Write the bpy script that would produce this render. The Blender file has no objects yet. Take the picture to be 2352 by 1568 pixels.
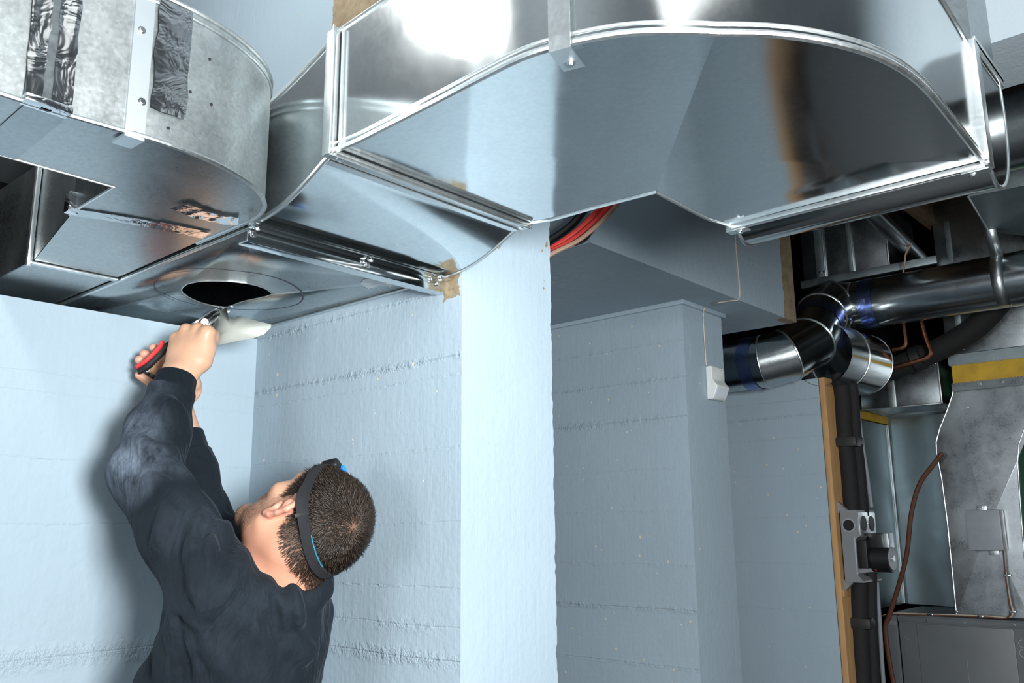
import bpy, bmesh, math, random
import numpy as np
from mathutils import Vector, Matrix
random.seed(7); rng = np.random.default_rng(7)
SC = bpy.context.scene; COL = SC.collection

# ------------------------------------------------------------------ camera
FPX = 2025.5
_yaw, _pit, _rol = [math.radians(a) for a in (41.436, 11.897, -0.4644)]
FW = np.array([-math.sin(_yaw)*math.cos(_pit), math.cos(_yaw)*math.cos(_pit), math.sin(_pit)])
_r = np.array([math.cos(_yaw), math.sin(_yaw), 0.0]); _u = np.cross(_r, FW)
RT = math.cos(_rol)*_r + math.sin(_rol)*_u
UP = -math.sin(_rol)*_r + math.cos(_rol)*_u
CAM = np.array([1.8888, -1.1851, 1.65])
cd = bpy.data.cameras.new('camera'); co = bpy.data.objects.new('camera', cd); COL.objects.link(co)
cd.sensor_width = 36; cd.lens = 36*FPX/2352; cd.clip_start = 0.05
M = Matrix.Identity(4)
for i in range(3):
    M[i][0] = RT[i]; M[i][1] = UP[i]; M[i][2] = -FW[i]; M[i][3] = CAM[i]
co.matrix_world = M; SC.camera = co

# ------------------------------------------------------------------ light and exposure
w = bpy.data.worlds.new('world'); SC.world = w; w.use_nodes = True
bg = w.node_tree.nodes['Background']; bg.inputs[0].default_value = (0.55, 0.72, 0.8, 1); bg.inputs[1].default_value = 0.015
def area(name, loc, target, size, power, col):
    l = bpy.data.lights.new(name, 'AREA'); l.size = size; l.energy = power; l.color = col
    o = bpy.data.objects.new(name, l); COL.objects.link(o); o.location = loc
    o.rotation_euler = (Vector(target)-Vector(loc)).to_track_quat('-Z', 'Y').to_euler()
    return o
area('flash_umbrella', (2.40, -0.95, 1.80), (0.25, 0.1, 1.75), 0.42, 96, (0.98, 1.0, 1.0))
area('ceiling_bounce', (0.35, -1.1, 3.02), (0.35, -0.05, 2.5), 0.2, 12, (1.0, 1.0, 0.97))
area('ceiling_glow', (2.05, -0.95, 3.1), (1.6, -0.9, 2.3), 0.8, 3.0, (1.0, 1.0, 0.97))  # added bright spot for flash bounced off the ceiling, highlights the elbow heel
area('fill_light', (1.35, -4.2, 1.7), (0.9, 1.0, 1.7), 1.5, 50, (0.97, 0.99, 1.0))  # added soft fill from behind the camera, lifts the back wall
vs = SC.view_settings
vs.view_transform = 'Standard'; vs.look = 'None'; vs.gamma = 1; vs.exposure = 0.07; vs.use_curve_mapping = False

# ------------------------------------------------------------------ measuring helpers (photo ray meets a known plane of the room)
def ray(x, y): return FW + RT*(x-1176)/FPX - UP*(y-784)/FPX
def at(px, py, **k):
    a, v = next(iter(k.items())); d = ray(px, py)
    if a == 'd': return CAM + d*v
    i = 'xyz'.index(a); return CAM + d*((v-CAM[i])/d[i])

# ------------------------------------------------------------------ mesh helpers
LOC = {}
class B:
    def __init__(s): s.bm = bmesh.new()
    def box(s, a, b, bev=0.0):
        r = bmesh.ops.create_cube(s.bm, size=1); vs_ = r['verts']
        for v in vs_:
            v.co = Vector([a[i] + (v.co[i]+.5)*(b[i]-a[i]) for i in range(3)])
        if bev > 0:
            es = list({e for v in vs_ for e in v.link_edges})
            bmesh.ops.bevel(s.bm, geom=es, offset=bev, segments=2, affect='EDGES', profile=.6)
        return s
    def obox(s, c, ax, ay, az, bev=0.0):      # oriented box from half-axis vectors
        r = bmesh.ops.create_cube(s.bm, size=2); vs_ = r['verts']
        c, ax, ay, az = map(Vector, (c, ax, ay, az))
        if ax.cross(ay).dot(az) < 0: az = -az
        for v in vs_: x, y, z = v.co; v.co = c + ax*x + ay*y + az*z
        if bev > 0:
            es = list({e for v in vs_ for e in v.link_edges})
            bmesh.ops.bevel(s.bm, geom=es, offset=bev, segments=2, affect='EDGES', profile=.6)
        return s
    def prism(s, poly, vec):
        n = len(poly); vec = Vector(vec)
        lo = [s.bm.verts.new(Vector(p)) for p in poly]; hi = [s.bm.verts.new(Vector(p)+vec) for p in poly]
        s.bm.faces.new(lo); s.bm.faces.new(hi[::-1])
        for i in range(n): s.bm.faces.new((lo[(i+1) % n], lo[i], hi[i], hi[(i+1) % n]))
        return s
    def loft(s, rings, closed=True, caps=True):
        R = [[s.bm.verts.new(Vector(p)) for p in r] for r in rings]; n = len(R[0])
        for a, b in zip(R[:-1], R[1:]):
            for i in range(n if closed else n-1):
                s.bm.faces.new((a[i], a[(i+1) % n], b[(i+1) % n], b[i]))
        if caps and closed: s.bm.faces.new(R[0][::-1]); s.bm.faces.new(R[-1])
        return s
    def tube(s, path, r, n=12, caps=True, mitre=False, up=None):
        P = [np.array(p, float) for p in path]; m = len(P)
        T = []
        for i in range(m):
            t = (P[min(i+1, m-1)]-P[i] if i < m-1 else 0) ; t0 = (P[i]-P[i-1]) if i > 0 else 0
            t = (t/np.linalg.norm(t) if i < m-1 else 0) + (t0/np.linalg.norm(t0) if i > 0 else 0)
            T.append(t/np.linalg.norm(t))
        a = np.array(up if up is not None else ((0, 0, 1) if abs(T[0][2]) < .8 else (1, 0, 0)), float)
        rings = []
        for i in range(m):
            a = a - T[i]*(a@T[i]); a /= np.linalg.norm(a); b = np.cross(T[i], a)
            ri = r[i] if hasattr(r, '__len__') else r
            if mitre and 0 < i < m-1:
                d0 = P[i]-P[i-1]; d0 /= np.linalg.norm(d0)
                c = max(.3, T[i]@d0)
                d = np.cross(d0, P[i+1]-P[i]); nd = np.linalg.norm(d)
                if nd > 1e-9:
                    q = np.cross(d/nd, T[i])
                    ring = []
                    for k in range(n):
                        e = a*math.cos(2*math.pi*k/n)+b*math.sin(2*math.pi*k/n)
                        e = e + q*(e@q)*(1/c-1); ring.append(P[i]+ri*e)
                    rings.append(ring); continue
            rings.append([P[i]+ri*(a*math.cos(2*math.pi*k/n)+b*math.sin(2*math.pi*k/n)) for k in range(n)])
        return s.loft(rings, True, caps)
    def cyl(s, a, b, r, n=20, r2=None): return s.tube([a, b], [r, r if r2 is None else r2], n)
    def sphere(s, c, r, sc=(1, 1, 1), n=12):
        q = bmesh.ops.create_uvsphere(s.bm, u_segments=n, v_segments=max(6, n//2), radius=1)
        for v in q['verts']: v.co = Vector([c[i]+v.co[i]*r*sc[i] for i in range(3)])
        return s
    def fill(s, outer, holes, z_fn=None):
        def loop(p):
            v = [s.bm.verts.new(Vector(q)) for q in p]
            return [s.bm.edges.new((v[i], v[(i+1) % len(v)])) for i in range(len(v))]
        es = loop(outer)
        for h in holes: es += loop(h)
        bmesh.ops.triangle_fill(s.bm, use_beauty=True, use_dissolve=False, edges=es)
        return s
    def obj(s, name, mat, parent=None, ang=35, loc=None, sub=0, solid=0):
        bmesh.ops.recalc_face_normals(s.bm, faces=s.bm.faces)
        me = bpy.data.meshes.new(name); s.bm.to_mesh(me); s.bm.free()
        return link(me, name, mat, parent, ang, loc, sub, solid)
def link(me, name, mat, parent=None, ang=35, loc=None, sub=0, solid=0):
    o = bpy.data.objects.new(name, me); COL.objects.link(o)
    me.materials.append(mat)
    if parent is not None:
        L = LOC[parent]; o.parent = parent
    else:
        if loc is None:
            n = len(me.vertices); c = np.empty(n*3); me.vertices.foreach_get('co', c); c = c.reshape(-1, 3)
            loc = (*((c.min(0)+c.max(0))/2)[:2], c[:, 2].min())
        L = Vector(loc); o.location = L
    LOC[o] = L
    me.transform(Matrix.Translation(-L))
    for p in me.polygons: p.use_smooth = True
    me.set_sharp_from_angle(angle=math.radians(ang))
    if solid:
        m = o.modifiers.new('solid', 'SOLIDIFY'); m.thickness = solid; m.offset = 0
    if sub:
        m = o.modifiers.new('sub', 'SUBSURF'); m.levels = sub; m.render_levels = sub
    return o
def tag(o, label, cat, group=None):
    o['label'] = label; o['category'] = cat
    if group: o['group'] = group
    return o
def thing(name, loc, label, cat, group=None):
    o = bpy.data.objects.new(name, None); COL.objects.link(o); o.empty_display_size = .05
    o.location = Vector(loc); LOC[o] = Vector(loc)
    return tag(o, label, cat, group)
def struct(o): o['kind'] = 'structure'; return o
def lerp(a, b, t): return a*(1-t)+b*t
def smooth_path(pts, n=8):
    P = [np.array(p, float) for p in pts]; out = []
    Q = [2*P[0]-P[1]]+P+[2*P[-1]-P[-2]]
    for i in range(1, len(Q)-2):
        for k in range(n):
            t = k/n; p0, p1, p2, p3 = Q[i-1:i+3]
            out.append(.5*((2*p1)+(-p0+p2)*t+(2*p0-5*p1+4*p2-p3)*t*t+(-p0+3*p1-3*p2+p3)*t**3))
    out.append(P[-1]); return out

# ------------------------------------------------------------------ materials
class N:
    def __init__(s, name):
        s.m = bpy.data.materials.new(name); s.m.use_nodes = True; s.t = s.m.node_tree; s.n = s.t.nodes; s.p = s.n['Principled BSDF']
    def new(s, typ, **k):
        n = s.n.new(typ)
        for a, v in k.items(): setattr(n, a, v)
        return n
    def link(s, a, b): s.t.links.new(a, b)
    def setv(s, n, **k):
        for a, v in k.items():
            i = n.inputs[a.replace('_', ' ')]
            if hasattr(v, 'is_output'): s.link(v, i)
            else: i.default_value = v
        return n
    def noise(s, scale, detail=3, rough=.55, vec=None, dist=0.0):
        n = s.new('ShaderNodeTexNoise'); s.setv(n, Scale=scale, Detail=detail, Roughness=rough, Distortion=dist)
        s.link(vec if vec is not None else s.co(), n.inputs['Vector']); return n.outputs['Fac']
    def co(s):
        if not hasattr(s, '_co'): s._co = s.new('ShaderNodeTexCoord').outputs['Object']
        return s._co
    def math(s, op, a, b=None, c=None, clamp=False):
        n = s.new('ShaderNodeMath', operation=op, use_clamp=clamp)
        for i, v in enumerate((a, b, c)):
            if v is None: continue
            if hasattr(v, 'is_output'): s.link(v, n.inputs[i])
            else: n.inputs[i].default_value = v
        return n.outputs[0]
    def ramp(s, fac, lo, hi, a=0.0, b=1.0):
        n = s.new('ShaderNodeMapRange'); s.link(fac, n.inputs[0])
        for i, v in enumerate((lo, hi, a, b)): n.inputs[i+1].default_value = v
        return n.outputs[0]
    def mix(s, fac, a, b, blend='MIX'):
        n = s.new('ShaderNodeMix', data_type='RGBA', blend_type=blend)
        for i, v in ((0, fac), (6, a), (7, b)):
            if hasattr(v, 'is_output'): s.link(v, n.inputs[i])
            else: n.inputs[i].default_value = v if i == 0 else (*v[:3], 1)
        return n.outputs[2]
    def bump(s, h, strength, dist=.01, normal=None):
        n = s.new('ShaderNodeBump'); n.inputs['Strength'].default_value = strength; n.inputs['Distance'].default_value = dist
        s.link(h, n.inputs['Height'])
        if normal is not None: s.link(normal, n.inputs['Normal'])
        s.link(n.outputs[0], s.p.inputs['Normal']); return n.outputs[0]
    def sep(s, vec=None):
        n = s.new('ShaderNodeSeparateXYZ'); s.link(vec if vec is not None else s.co(), n.inputs[0]); return n.outputs
    def stretch(s, sc):
        n = s.new('ShaderNodeMapping'); s.link(s.co(), n.inputs[0]); n.inputs['Scale'].default_value = sc; return n.outputs[0]
    def base(s, v):
        if hasattr(v, 'is_output'): s.link(v, s.p.inputs['Base Color'])
        else: s.p.inputs['Base Color'].default_value = (*v[:3], 1)
    def rough(s, v):
        if hasattr(v, 'is_output'): s.link(v, s.p.inputs['Roughness'])
        else: s.p.inputs['Roughness'].default_value = v
def plain(name, col, rough=.5, metal=0.0, var=.12, scale=30, bump=0.0):
    m = N(name); nz = m.noise(scale)
    m.base(m.mix(m.ramp(nz, .3, .7), [c*(1-var) for c in col], [min(1, c*(1+var)) for c in col]))
    m.rough(rough); m.p.inputs['Metallic'].default_value = metal
    if bump: m.bump(nz, bump, .003)
    return m.m
def galv(name, col=(.60, .65, .68), rough=.16, spangle=.1, smear=.12, wobble=.05, wscale=2.2, spscale=190):
    m = N(name); v = m.new('ShaderNodeTexVoronoi'); v.inputs['Scale'].default_value = spscale; m.link(m.co(), v.inputs['Vector'])
    sp = m.sep(v.outputs['Color'])[0]; sm = m.noise(9, 5, .65); fine = m.noise(160, 3)
    f = m.math('ADD', m.math('MULTIPLY', m.math('SUBTRACT', sp, .5), spangle*2), m.math('MULTIPLY', m.math('SUBTRACT', sm, .5), smear*2))
    f = m.math('ADD', m.math('MULTIPLY', f, 1.0), .5, clamp=True)
    m.base(m.mix(f, [c*.62 for c in col], [min(1, c*1.25) for c in col]))
    r = m.math('ADD', m.math('MULTIPLY', sm, rough*.8), m.math('MULTIPLY', fine, rough*.4)); r = m.math('ADD', r, rough*.4)
    m.rough(r); m.p.inputs['Metallic'].default_value = 1
    m.bump(m.noise(wscale, 1, .4), wobble, .1)
    return m.m
def concrete(name, paint=(.40, .53, .62), lines=(), axis=1, bare=None, chip=.5, seed=0, grain=.5):
    """painted board-marked concrete: raised/rough joint lines at heights, brush grain, tan chips where the paint is off; bare=(axis, op, value)*"""
    m = N(name); x, y, z = m.sep(); co = m.co()
    off = m.new('ShaderNodeMapping'); m.link(co, off.inputs[0]); off.inputs['Location'].default_value = (seed*3.1, seed*1.7, seed*.9); co = off.outputs[0]
    big = m.noise(1.6, 3, .5, co); mid = m.noise(14, 4, .6, co)
    st = m.new('ShaderNodeMapping'); m.link(co, st.inputs[0]); st.inputs['Scale'].default_value = (90, 90, 3.5)
    streak = m.noise(1.0, 3, .6, st.outputs[0])
    pits = m.noise(75, 2, .5, co)
    h = m.math('MULTIPLY', pits, .25); h = m.math('ADD', h, m.math('MULTIPLY', streak, grain*.35)); h = m.math('ADD', h, m.math('MULTIPLY', mid, .5))
    rg = m.noise(45, 4, .7, co); along = m.noise(5, 3, .6, co)
    lsum = None
    geo = m.new('ShaderNodeNewGeometry'); nrm = m.sep(geo.outputs['Normal']); face = m.math('GREATER_THAN', m.math('ABSOLUTE', nrm[axis]), .6)
    for zz, wd, amp in lines:
        wob = m.math('MULTIPLY', m.math('SUBTRACT', along, .5), .012)
        d = m.math('ABSOLUTE', m.math('SUBTRACT', m.math('ADD', z, wob), zz))
        k = m.ramp(d, 0, wd, 1, 0)
        thin = m.ramp(d, 0, .0025, 1, 0)
        a = m.math('MULTIPLY', m.math('MULTIPLY', k, m.ramp(rg, .38, .7)), 1.9*amp)
        a = m.math('MULTIPLY', a, m.ramp(along, .3, .62))
        a = m.math('SUBTRACT', a, m.math('MULTIPLY', thin, .55*amp))
        lsum = a if lsum is None else m.math('ADD', lsum, a)
    if lsum is not None: h = m.math('ADD', h, m.math('MULTIPLY', lsum, face))
    vor = m.new('ShaderNodeTexVoronoi'); vor.inputs['Scale'].default_value = 27; vor.inputs['Randomness'].default_value = 1; m.link(co, vor.inputs['Vector'])
    rnd = m.sep(vor.outputs['Color'])[0]
    dd = m.math('ADD', vor.outputs['Distance'], m.math('MULTIPLY', m.noise(90, 2, .5, co), .1))
    thr = m.math('MULTIPLY', m.ramp(rnd, 1-.7*chip, 1, 0, 1), .12)
    thr = m.math('ADD', thr, .06)
    ch = m.ramp(m.math('SUBTRACT', thr, dd), 0, .012)
    ch = m.math('MULTIPLY', ch, m.math('GREATER_THAN', rnd, 1-.7*chip))
    c = m.mix(m.ramp(big, .3, .7), [v*.94 for v in paint], [v*1.05 for v in paint])
    c = m.mix(m.math('MULTIPLY', m.ramp(streak, .35, .75), .18), c, [v*.86 for v in paint])
    c = m.mix(ch, c, (.62, .55, .44))
    h = m.math('SUBTRACT', h, m.math('MULTIPLY', ch, .5))
    for conds in bare or ():
        mask = None
        for ax, op, val in conds:
            e = m.math('MULTIPLY', m.math('SUBTRACT', m.noise(22, 3, .6, co), .5), .05)
            s_ = m.math(op, m.math('ADD', (x, y, z)[ax], e), val)
            mask = s_ if mask is None else m.math('MULTIPLY', mask, s_)
        bc = m.mix(m.ramp(m.noise(26, 5, .7, co), .3, .7), (.17, .125, .075), (.31, .25, .165))
        c = m.mix(mask, c, bc)
    m.base(c); m.rough(.62); m.p.inputs['Specular IOR Level'].default_value = .3
    m.bump(h, .55, .006)
    return m.m
def wood(name, a, b, axis=2, scale=7):
    m = N(name); sc = [scale*6]*3; sc[axis] = scale*.5
    g = m.noise(1, 5, .65, m.stretch(sc), .6)
    m.base(m.mix(m.ramp(g, .3, .7), a, b)); m.rough(.6); m.bump(g, .25, .003); return m.m
def tapem(name, col, rough=.12):
    m = N(name); m.base(col); m.p.inputs['Metallic'].default_value = 1; m.rough(rough)
    m.bump(m.noise(22, 3, .6, None, 1.0), .35, .008); return m.m

PAINT = (.318, .402, .465)
M_elbow = galv('galvanized_bright', (.76, .82, .85), .11, .05, .10, .035, 1.6)
M_heel = galv('galvanized_polished', (.77, .83, .86), .13, .04, .07, .03, 1.6)
M_old = galv('galvanized_spangled', (.56, .61, .62), .36, .15, .14, .03, 3, 210)
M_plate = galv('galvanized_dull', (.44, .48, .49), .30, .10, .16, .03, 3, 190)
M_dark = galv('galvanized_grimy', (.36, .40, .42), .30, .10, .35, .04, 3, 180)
M_pipe = galv('galvanized_pipe', (.55, .60, .62), .20, .08, .16, .03, 3, 200)
M_edge = galv('galvanized_edge', (.74, .79, .81), .36, .04, .08, .0)
M_strapm = plain('strap_steel', (.70, .76, .80), .42, 1, .04, 6)
M_screw = plain('zinc_screw', (.8, .84, .85), .18, 1)
M_foil = tapem('foil_tape', (.72, .75, .78)); M_foild = tapem('foil_tape_grey', (.5, .53, .55), .16)
M_bluetape = tapem('blue_foil_tape', (.22, .29, .56), .3)
M_marker = plain('marker_ink', (.05, .04, .06), .6)
M_wood = wood('dark_joist_wood', (.09, .06, .035), (.17, .11, .065), 1)
M_ply = wood('plywood', (.36, .20, .08), (.52, .31, .14), 2)
M_foam = plain('black_pipe_foam', (.008, .008, .009), .85, 0, .2, 40)
M_black = plain('black_plastic', (.005, .005, .006), .5)
M_rubber = plain('black_rubber', (.014, .015, .016), .55)
M_strap = plain('strap_webbing', (.009, .010, .013), .9, 0, .2, 200)
M_redp = plain('red_plastic', (.62, .03, .035), .42)
M_redc = plain('red_cable_sheath', (.72, .05, .04), .5)
M_tan = plain('tan_cable_sheath', (.42, .26, .19), .55)
M_white = plain('off_white_plastic', (.66, .70, .68), .4, 0, .04)
M_lens = plain('white_lens_plastic', (.62, .68, .76), .3, 0, .03)
M_greyp = plain('grey_enamel', (.19, .20, .21), .38, 0, .06, 12)
M_cab = plain('grey_cabinet_enamel', (.125, .14, .15), .4, 0, .08, 6)
M_boxg = plain('grey_box_enamel', (.27, .30, .33), .42, 0, .05)
M_plen = galv('grey_plenum_sheet', (.36, .43, .46), .46, .03, .12, .08, 1.2)
M_yellow = plain('yellow_flex_canvas', (.55, .34, .03), .7, 0, .18, 14, .3)
M_copper = plain('copper_tube', (.62, .27, .15), .3, 1, .15)
M_brass = plain('tarnished_joint', (.35, .25, .14), .4, 1)
M_brown = plain('brown_cable_sheath', (.10, .038, .02), .5)
M_cream = plain('cream_wire', (.5, .44, .36), .5)
M_steel = plain('tool_steel', (.62, .63, .63), .24, 1, .08)
M_flap = plain('cut_sheet_back', (.47, .50, .455), .45, .0, .06, 24)
M_green = plain('green_paint', (.0, .16, .06), .4)
M_void = plain('unlit_black', (.01, .01, .01), .9)  # near-black wall colour stands in for the unlit space beyond
M_paper = plain('torn_paper', (.86, .84, .74), .8)
M_papg = plain('grey_paper', (.70, .73, .75), .8)
M_floor = plain('concrete_floor', (.07, .072, .075), .6, 0, .2, 4)
M_wceil = plain('ceiling_paint', (.46, .50, .53), .7, 0, .05, 3)
M_wfar = plain('distant_paint', (.20, .23, .25), .7, 0, .1, 3)

# ------------------------------------------------------------------ room
def wallgrid(name, mat, x0, x1, y0, y1, z0, z1, jag=False, amp=.006, step=.010):
    """box wall; with jag the far upright edge (x1, y1) is chipped: fine straight segments pushed about"""
    b = B(); nz = int((z1-z0)/step) if jag else 1
    def a_(z): return amp*max(0, .45*abs(random.gauss(0, .6)) + .3*math.sin(z*37)+.35*math.sin(z*91+x1)+.2*math.sin(z*203))
    A = [a_(lerp(z0, z1, i/nz)) for i in range(nz+1)]
    rings = []
    for i in range(nz+1):
        z = lerp(z0, z1, i/nz)
        if jag: rings.append([(x0, y0, z), (x1, y0, z), (x1, y1-.012, z), (x1, y1-.002-A[i], z), (x1-.004-A[i]*.5, y1, z), (x0, y1, z)])
        else: rings.append([(x0, y0, z), (x1, y0, z), (x1, y1, z), (x0, y1, z)])
    b.loft(rings)
    return struct(b.obj(name, mat, loc=(0, 0, 0), ang=12))
WL = concrete('paint_left', PAINT, [(1.925, .012, .3), (1.965, .006, .4), (1.794, .002, .5), (1.664, .002, .5), (1.409, .03, .8), (1.25, .02, .5)], chip=.35, seed=1, grain=.2, axis=0)
WB = concrete('paint_back', PAINT, [(2.111, .014, .7), (1.976, .012, 1.0), (1.94, .004, .4), (1.80, .006, .3), (1.66, .004, .3), (1.54, .003, .6), (1.47, .02, .5), (1.412, .022, 1.0), (1.25, .02, .7)], bare=[((0, 'GREATER_THAN', .262), (0, 'LESS_THAN', .68), (2, 'GREATER_THAN', 2.20)), ((0, 'GREATER_THAN', .662), (0, 'LESS_THAN', .705), (2, 'GREATER_THAN', 2.09))], chip=.45, seed=2)
WM = concrete('paint_middle', PAINT, [(2.27, .008, .5), (2.144, .014, .8), (2.01, .02, 1.1), (1.84, .006, .4), (1.70, .008, .3), (1.525, .01, .4), (1.383, .014, 1.0), (1.205, .01, .7)], chip=1.35, seed=3)
WF = concrete('paint_far', PAINT, [(2.155, .002, .8), (2.09, .012, .8), (2.0, .006, .5), (1.85, .006, .4), (1.68, .006, .4), (1.5, .006, .4), (1.32, .006, .4)], chip=1.2, seed=4, grain=.2)
SO = concrete('paint_soffit', PAINT, [], bare=[((1, 'GREATER_THAN', 1.90), (0, 'GREATER_THAN', .49))], chip=.25, seed=5, grain=.6)
wallgrid('wall_left', WL, -.25, 0, -4.2, 0, 0, 2.112)
wallgrid('wall_back', WB, -1.6, .713, 0, .28, 0, 3.3, jag=True, amp=.0045)
wallgrid('wall_middle', WM, -1.6, .386, 1.4, 1.675, 0, 2.405, jag=True, amp=.0035)
wallgrid('wall_far', WF, -1.6, .481, 2.3, 2.52, 0, 2.235)
struct(B().box((-1.6, .68, 2.408), (.53, 2.0, 3.3)).obj('ceiling_soffit', SO, loc=(0, 0, 0)))
struct(B().box((-1.6, 1.388, 2.392), (.398, 1.69, 2.4085), .004).obj('trim_1', SO, loc=(0, 0, 0)))
q = at(2230, 115, y=.85)
struct(B().box((.9, .85, q[2]), (4.4, 1.1, 3.3)).obj('ceiling_beam', concrete('paint_beam', (.36, .42, .46), chip=.05, seed=6), loc=(0, 0, 0)))
struct(B().box((-2.6, -4.6, -.1), (5.0, 5.6, 0)).obj('floor', M_floor, loc=(0, 0, 0)))
struct(B().box((-2.6, -4.6, 3.3), (5.0, 1.0, 3.4)).obj('ceiling', M_wceil, loc=(0, 0, 0)))
struct(B().box((-2.6, 1.0, 3.3), (5.0, 5.6, 3.4)).obj('ceiling_boards', M_wood, loc=(0, 0, 0)))
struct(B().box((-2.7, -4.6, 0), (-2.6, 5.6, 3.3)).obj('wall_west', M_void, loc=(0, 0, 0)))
struct(B().box((5.0, -4.6, 0), (5.1, 5.6, 3.3)).obj('wall_east', M_wfar, loc=(0, 0, 0)))
struct(B().box((-2.6, -4.7, 0), (5.0, -4.6, 3.3)).obj('wall_south', M_wfar, loc=(0, 0, 0)))
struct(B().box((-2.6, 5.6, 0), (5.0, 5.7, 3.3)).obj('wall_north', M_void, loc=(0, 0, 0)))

# ------------------------------------------------------------------ ducts
def path_strip(b, path, h0, h1, sg=None):      # wall of sheet standing on a plan path
    b.loft([[(x, y, h0+(sg(np.array((x, y)), 0) if sg else 0)), (x, y, h1)] for x, y in path], closed=False)
def seam_path(b, path, z, r=.004, sg=None): b.tube([(x, y, z+(sg(np.array((x, y)), 0) if sg else 0)) for x, y in path], r, 8)
def screw(parent, p, n, r=.004):
    b = B(); p = np.array(p, float); n = np.array(n, float); n /= np.linalg.norm(n)
    b.cyl(p, p+n*.0015, r*1.5, 12); b.cyl(p+n*.0015, p+n*.004, r, 6)
    return b.obj('screw', M_screw, parent)

# big horizontal elbow
zE = 2.2; zT = 2.393
el = thing('duct_elbow', (1.3, 0, zE), 'large shiny sheet-metal duct elbow curving overhead across the picture', 'duct')
outer = [(.878, -.442), (1.0, -.449), (1.113, -.455), (1.198, -.461), (1.273, -.464), (1.325, -.455), (1.377, -.437), (1.425, -.410), (1.475, -.369), (1.527, -.309), (1.568, -.234), (1.592, -.155), (1.601, -.063), (1.598, .065), (1.594, .18), (1.590, .262)]
outer = [tuple(p[:2]) for p in smooth_path([(x, y, 0) for x, y in outer], 4)]
inner = [(.878, -.002), (1.02, -.006), (1.168, -.012), (1.160, .14), (1.155, .287)]
X0 = at(1530, 357, z=zE-.006); H = at(1640, 46, z=zE); Lc = at(880, 350, z=zE); Rc = at(2240, 376, z=zE)
inner_b = [tuple(p) for i_ in range(len(inner)-1) for p in [lerp(np.array(inner[i_]), np.array(inner[i_+1]), k/6) for k in range(6)]]+[inner[-1]]
bnd = np.array([(x, y) for x, y in outer]+[(x, y) for x, y in inner_b[::-1]])
TH = np.array((1.168, -.012)); marks = (H[:2], Lc[:2], Rc[:2], TH)
pick = [int(np.argmin(((bnd-m_)**2).sum(1))) for m_ in marks]
cdir = H[:2]-TH; cdir /= np.linalg.norm(cdir); cnr = np.array((-cdir[1], cdir[0])); cnr = cnr*(1 if cnr[0] > 0 else -1)
ldir = Rc[:2]-Lc[:2]; ldir /= np.linalg.norm(ldir); lnr = np.array((-ldir[1], ldir[0]))
C0 = X0[:2]; C0 = TH+cdir*((C0-TH)@cdir)
def sag(p, rim):                       # cross-broken sheet: lowest along the crease, flat at the rim
    q = (p-TH)@cnr
    d = .015*(1-q/.46) if q > 0 else (.011*(1+q/.55) + .004*max(0, 1+q/.10))
    d += .003*(1-min(1, abs((p-C0)@lnr)/.3))
    return -max(0, d)*min(1, max(0, (.272-p[1])/.09))*min(1, max(0, (p[0]-.885)/.06))
bm = B(); NR = 14; ringv = []
for k in range(1, NR+1):
    t = 1-(1-k/NR)**1.5; row = []
    for p in bnd:
        q_ = lerp(C0, p, t); row.append(bm.bm.verts.new((q_[0], q_[1], zE+sag(q_, np.linalg.norm(p-q_)))))
    ringv.append(row)
cv = bm.bm.verts.new((C0[0], C0[1], zE+sag(C0, 1)))
nb = len(bnd)
for i in range(nb):
    bm.bm.faces.new((cv, ringv[0][i], ringv[0][(i+1) % nb]))
    for a, c in zip(ringv[:-1], ringv[1:]): bm.bm.faces.new((a[i], c[i], c[(i+1) % nb], a[(i+1) % nb]))
o = bm.obj('bottom_panel', M_elbow, el, ang=180)
me = o.data; NV = nb*NR
for e in me.edges:
    a, c = sorted(e.vertices)
    if any((a % nb == p_ and (c == NV or (c % nb == p_ and c-a == nb))) for p_ in pick): e.use_edge_sharp = True
b = B(); path_strip(b, outer, zE, zT, sag); b.obj('heel_panel', M_heel, el)
b = B(); inner_f = [tuple(p[:2]) for i_ in range(len(inner)-1) for p in [lerp(np.array((*inner[i_], 0)), np.array((*inner[i_+1], 0)), k/6) for k in range(6)]]+[inner[-1]]
path_strip(b, inner_f, zE, zT, sag); b.obj('throat_panel', M_elbow, el)
B().fill([(x, y, zT) for x, y in outer]+[(x, y, zT) for x, y in inner[::-1]], []).obj('top_panel', M_elbow, el)
b = B(); seam_path(b, outer, zE-.001, .0045, sag); seam_path(b, outer, zE+.010, .0025, sag); b.obj('lock_seam', M_edge, el)
b = B(); seam_path(b, inner_f, zE-.001, .0025, sag); b.obj('throat_seam', M_edge, el)
b = B(); seam_path(b, outer, zT, .004); b.obj('top_seam', M_edge, el)
# left drive-cleat collar
cl = B()
cl.box((.866, -.446, zE-.008), (.892, .002, zE-.002), .002); cl.box((.866, -.452, zE-.008), (.892, -.444, zT+.002), .002); cl.box((.866, -.001, zE-.008), (.892, .004, zT), .001)
c_o = cl.obj('drive_cleat', M_edge, el)
lip = B(); lip.box((.889, -.4545, zE-.0135), (.892, .003, zE-.008), .001); lip.box((.889, -.457, zE-.012), (.892, -.452, zT+.004), .001); lip.obj('cleat_lip', M_edge, el)
screw(el, (.879, -.428, zE-.008), (0, 0, -1)); screw(el, (.879, -.012, zE-.008), (0, 0, -1))
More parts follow.
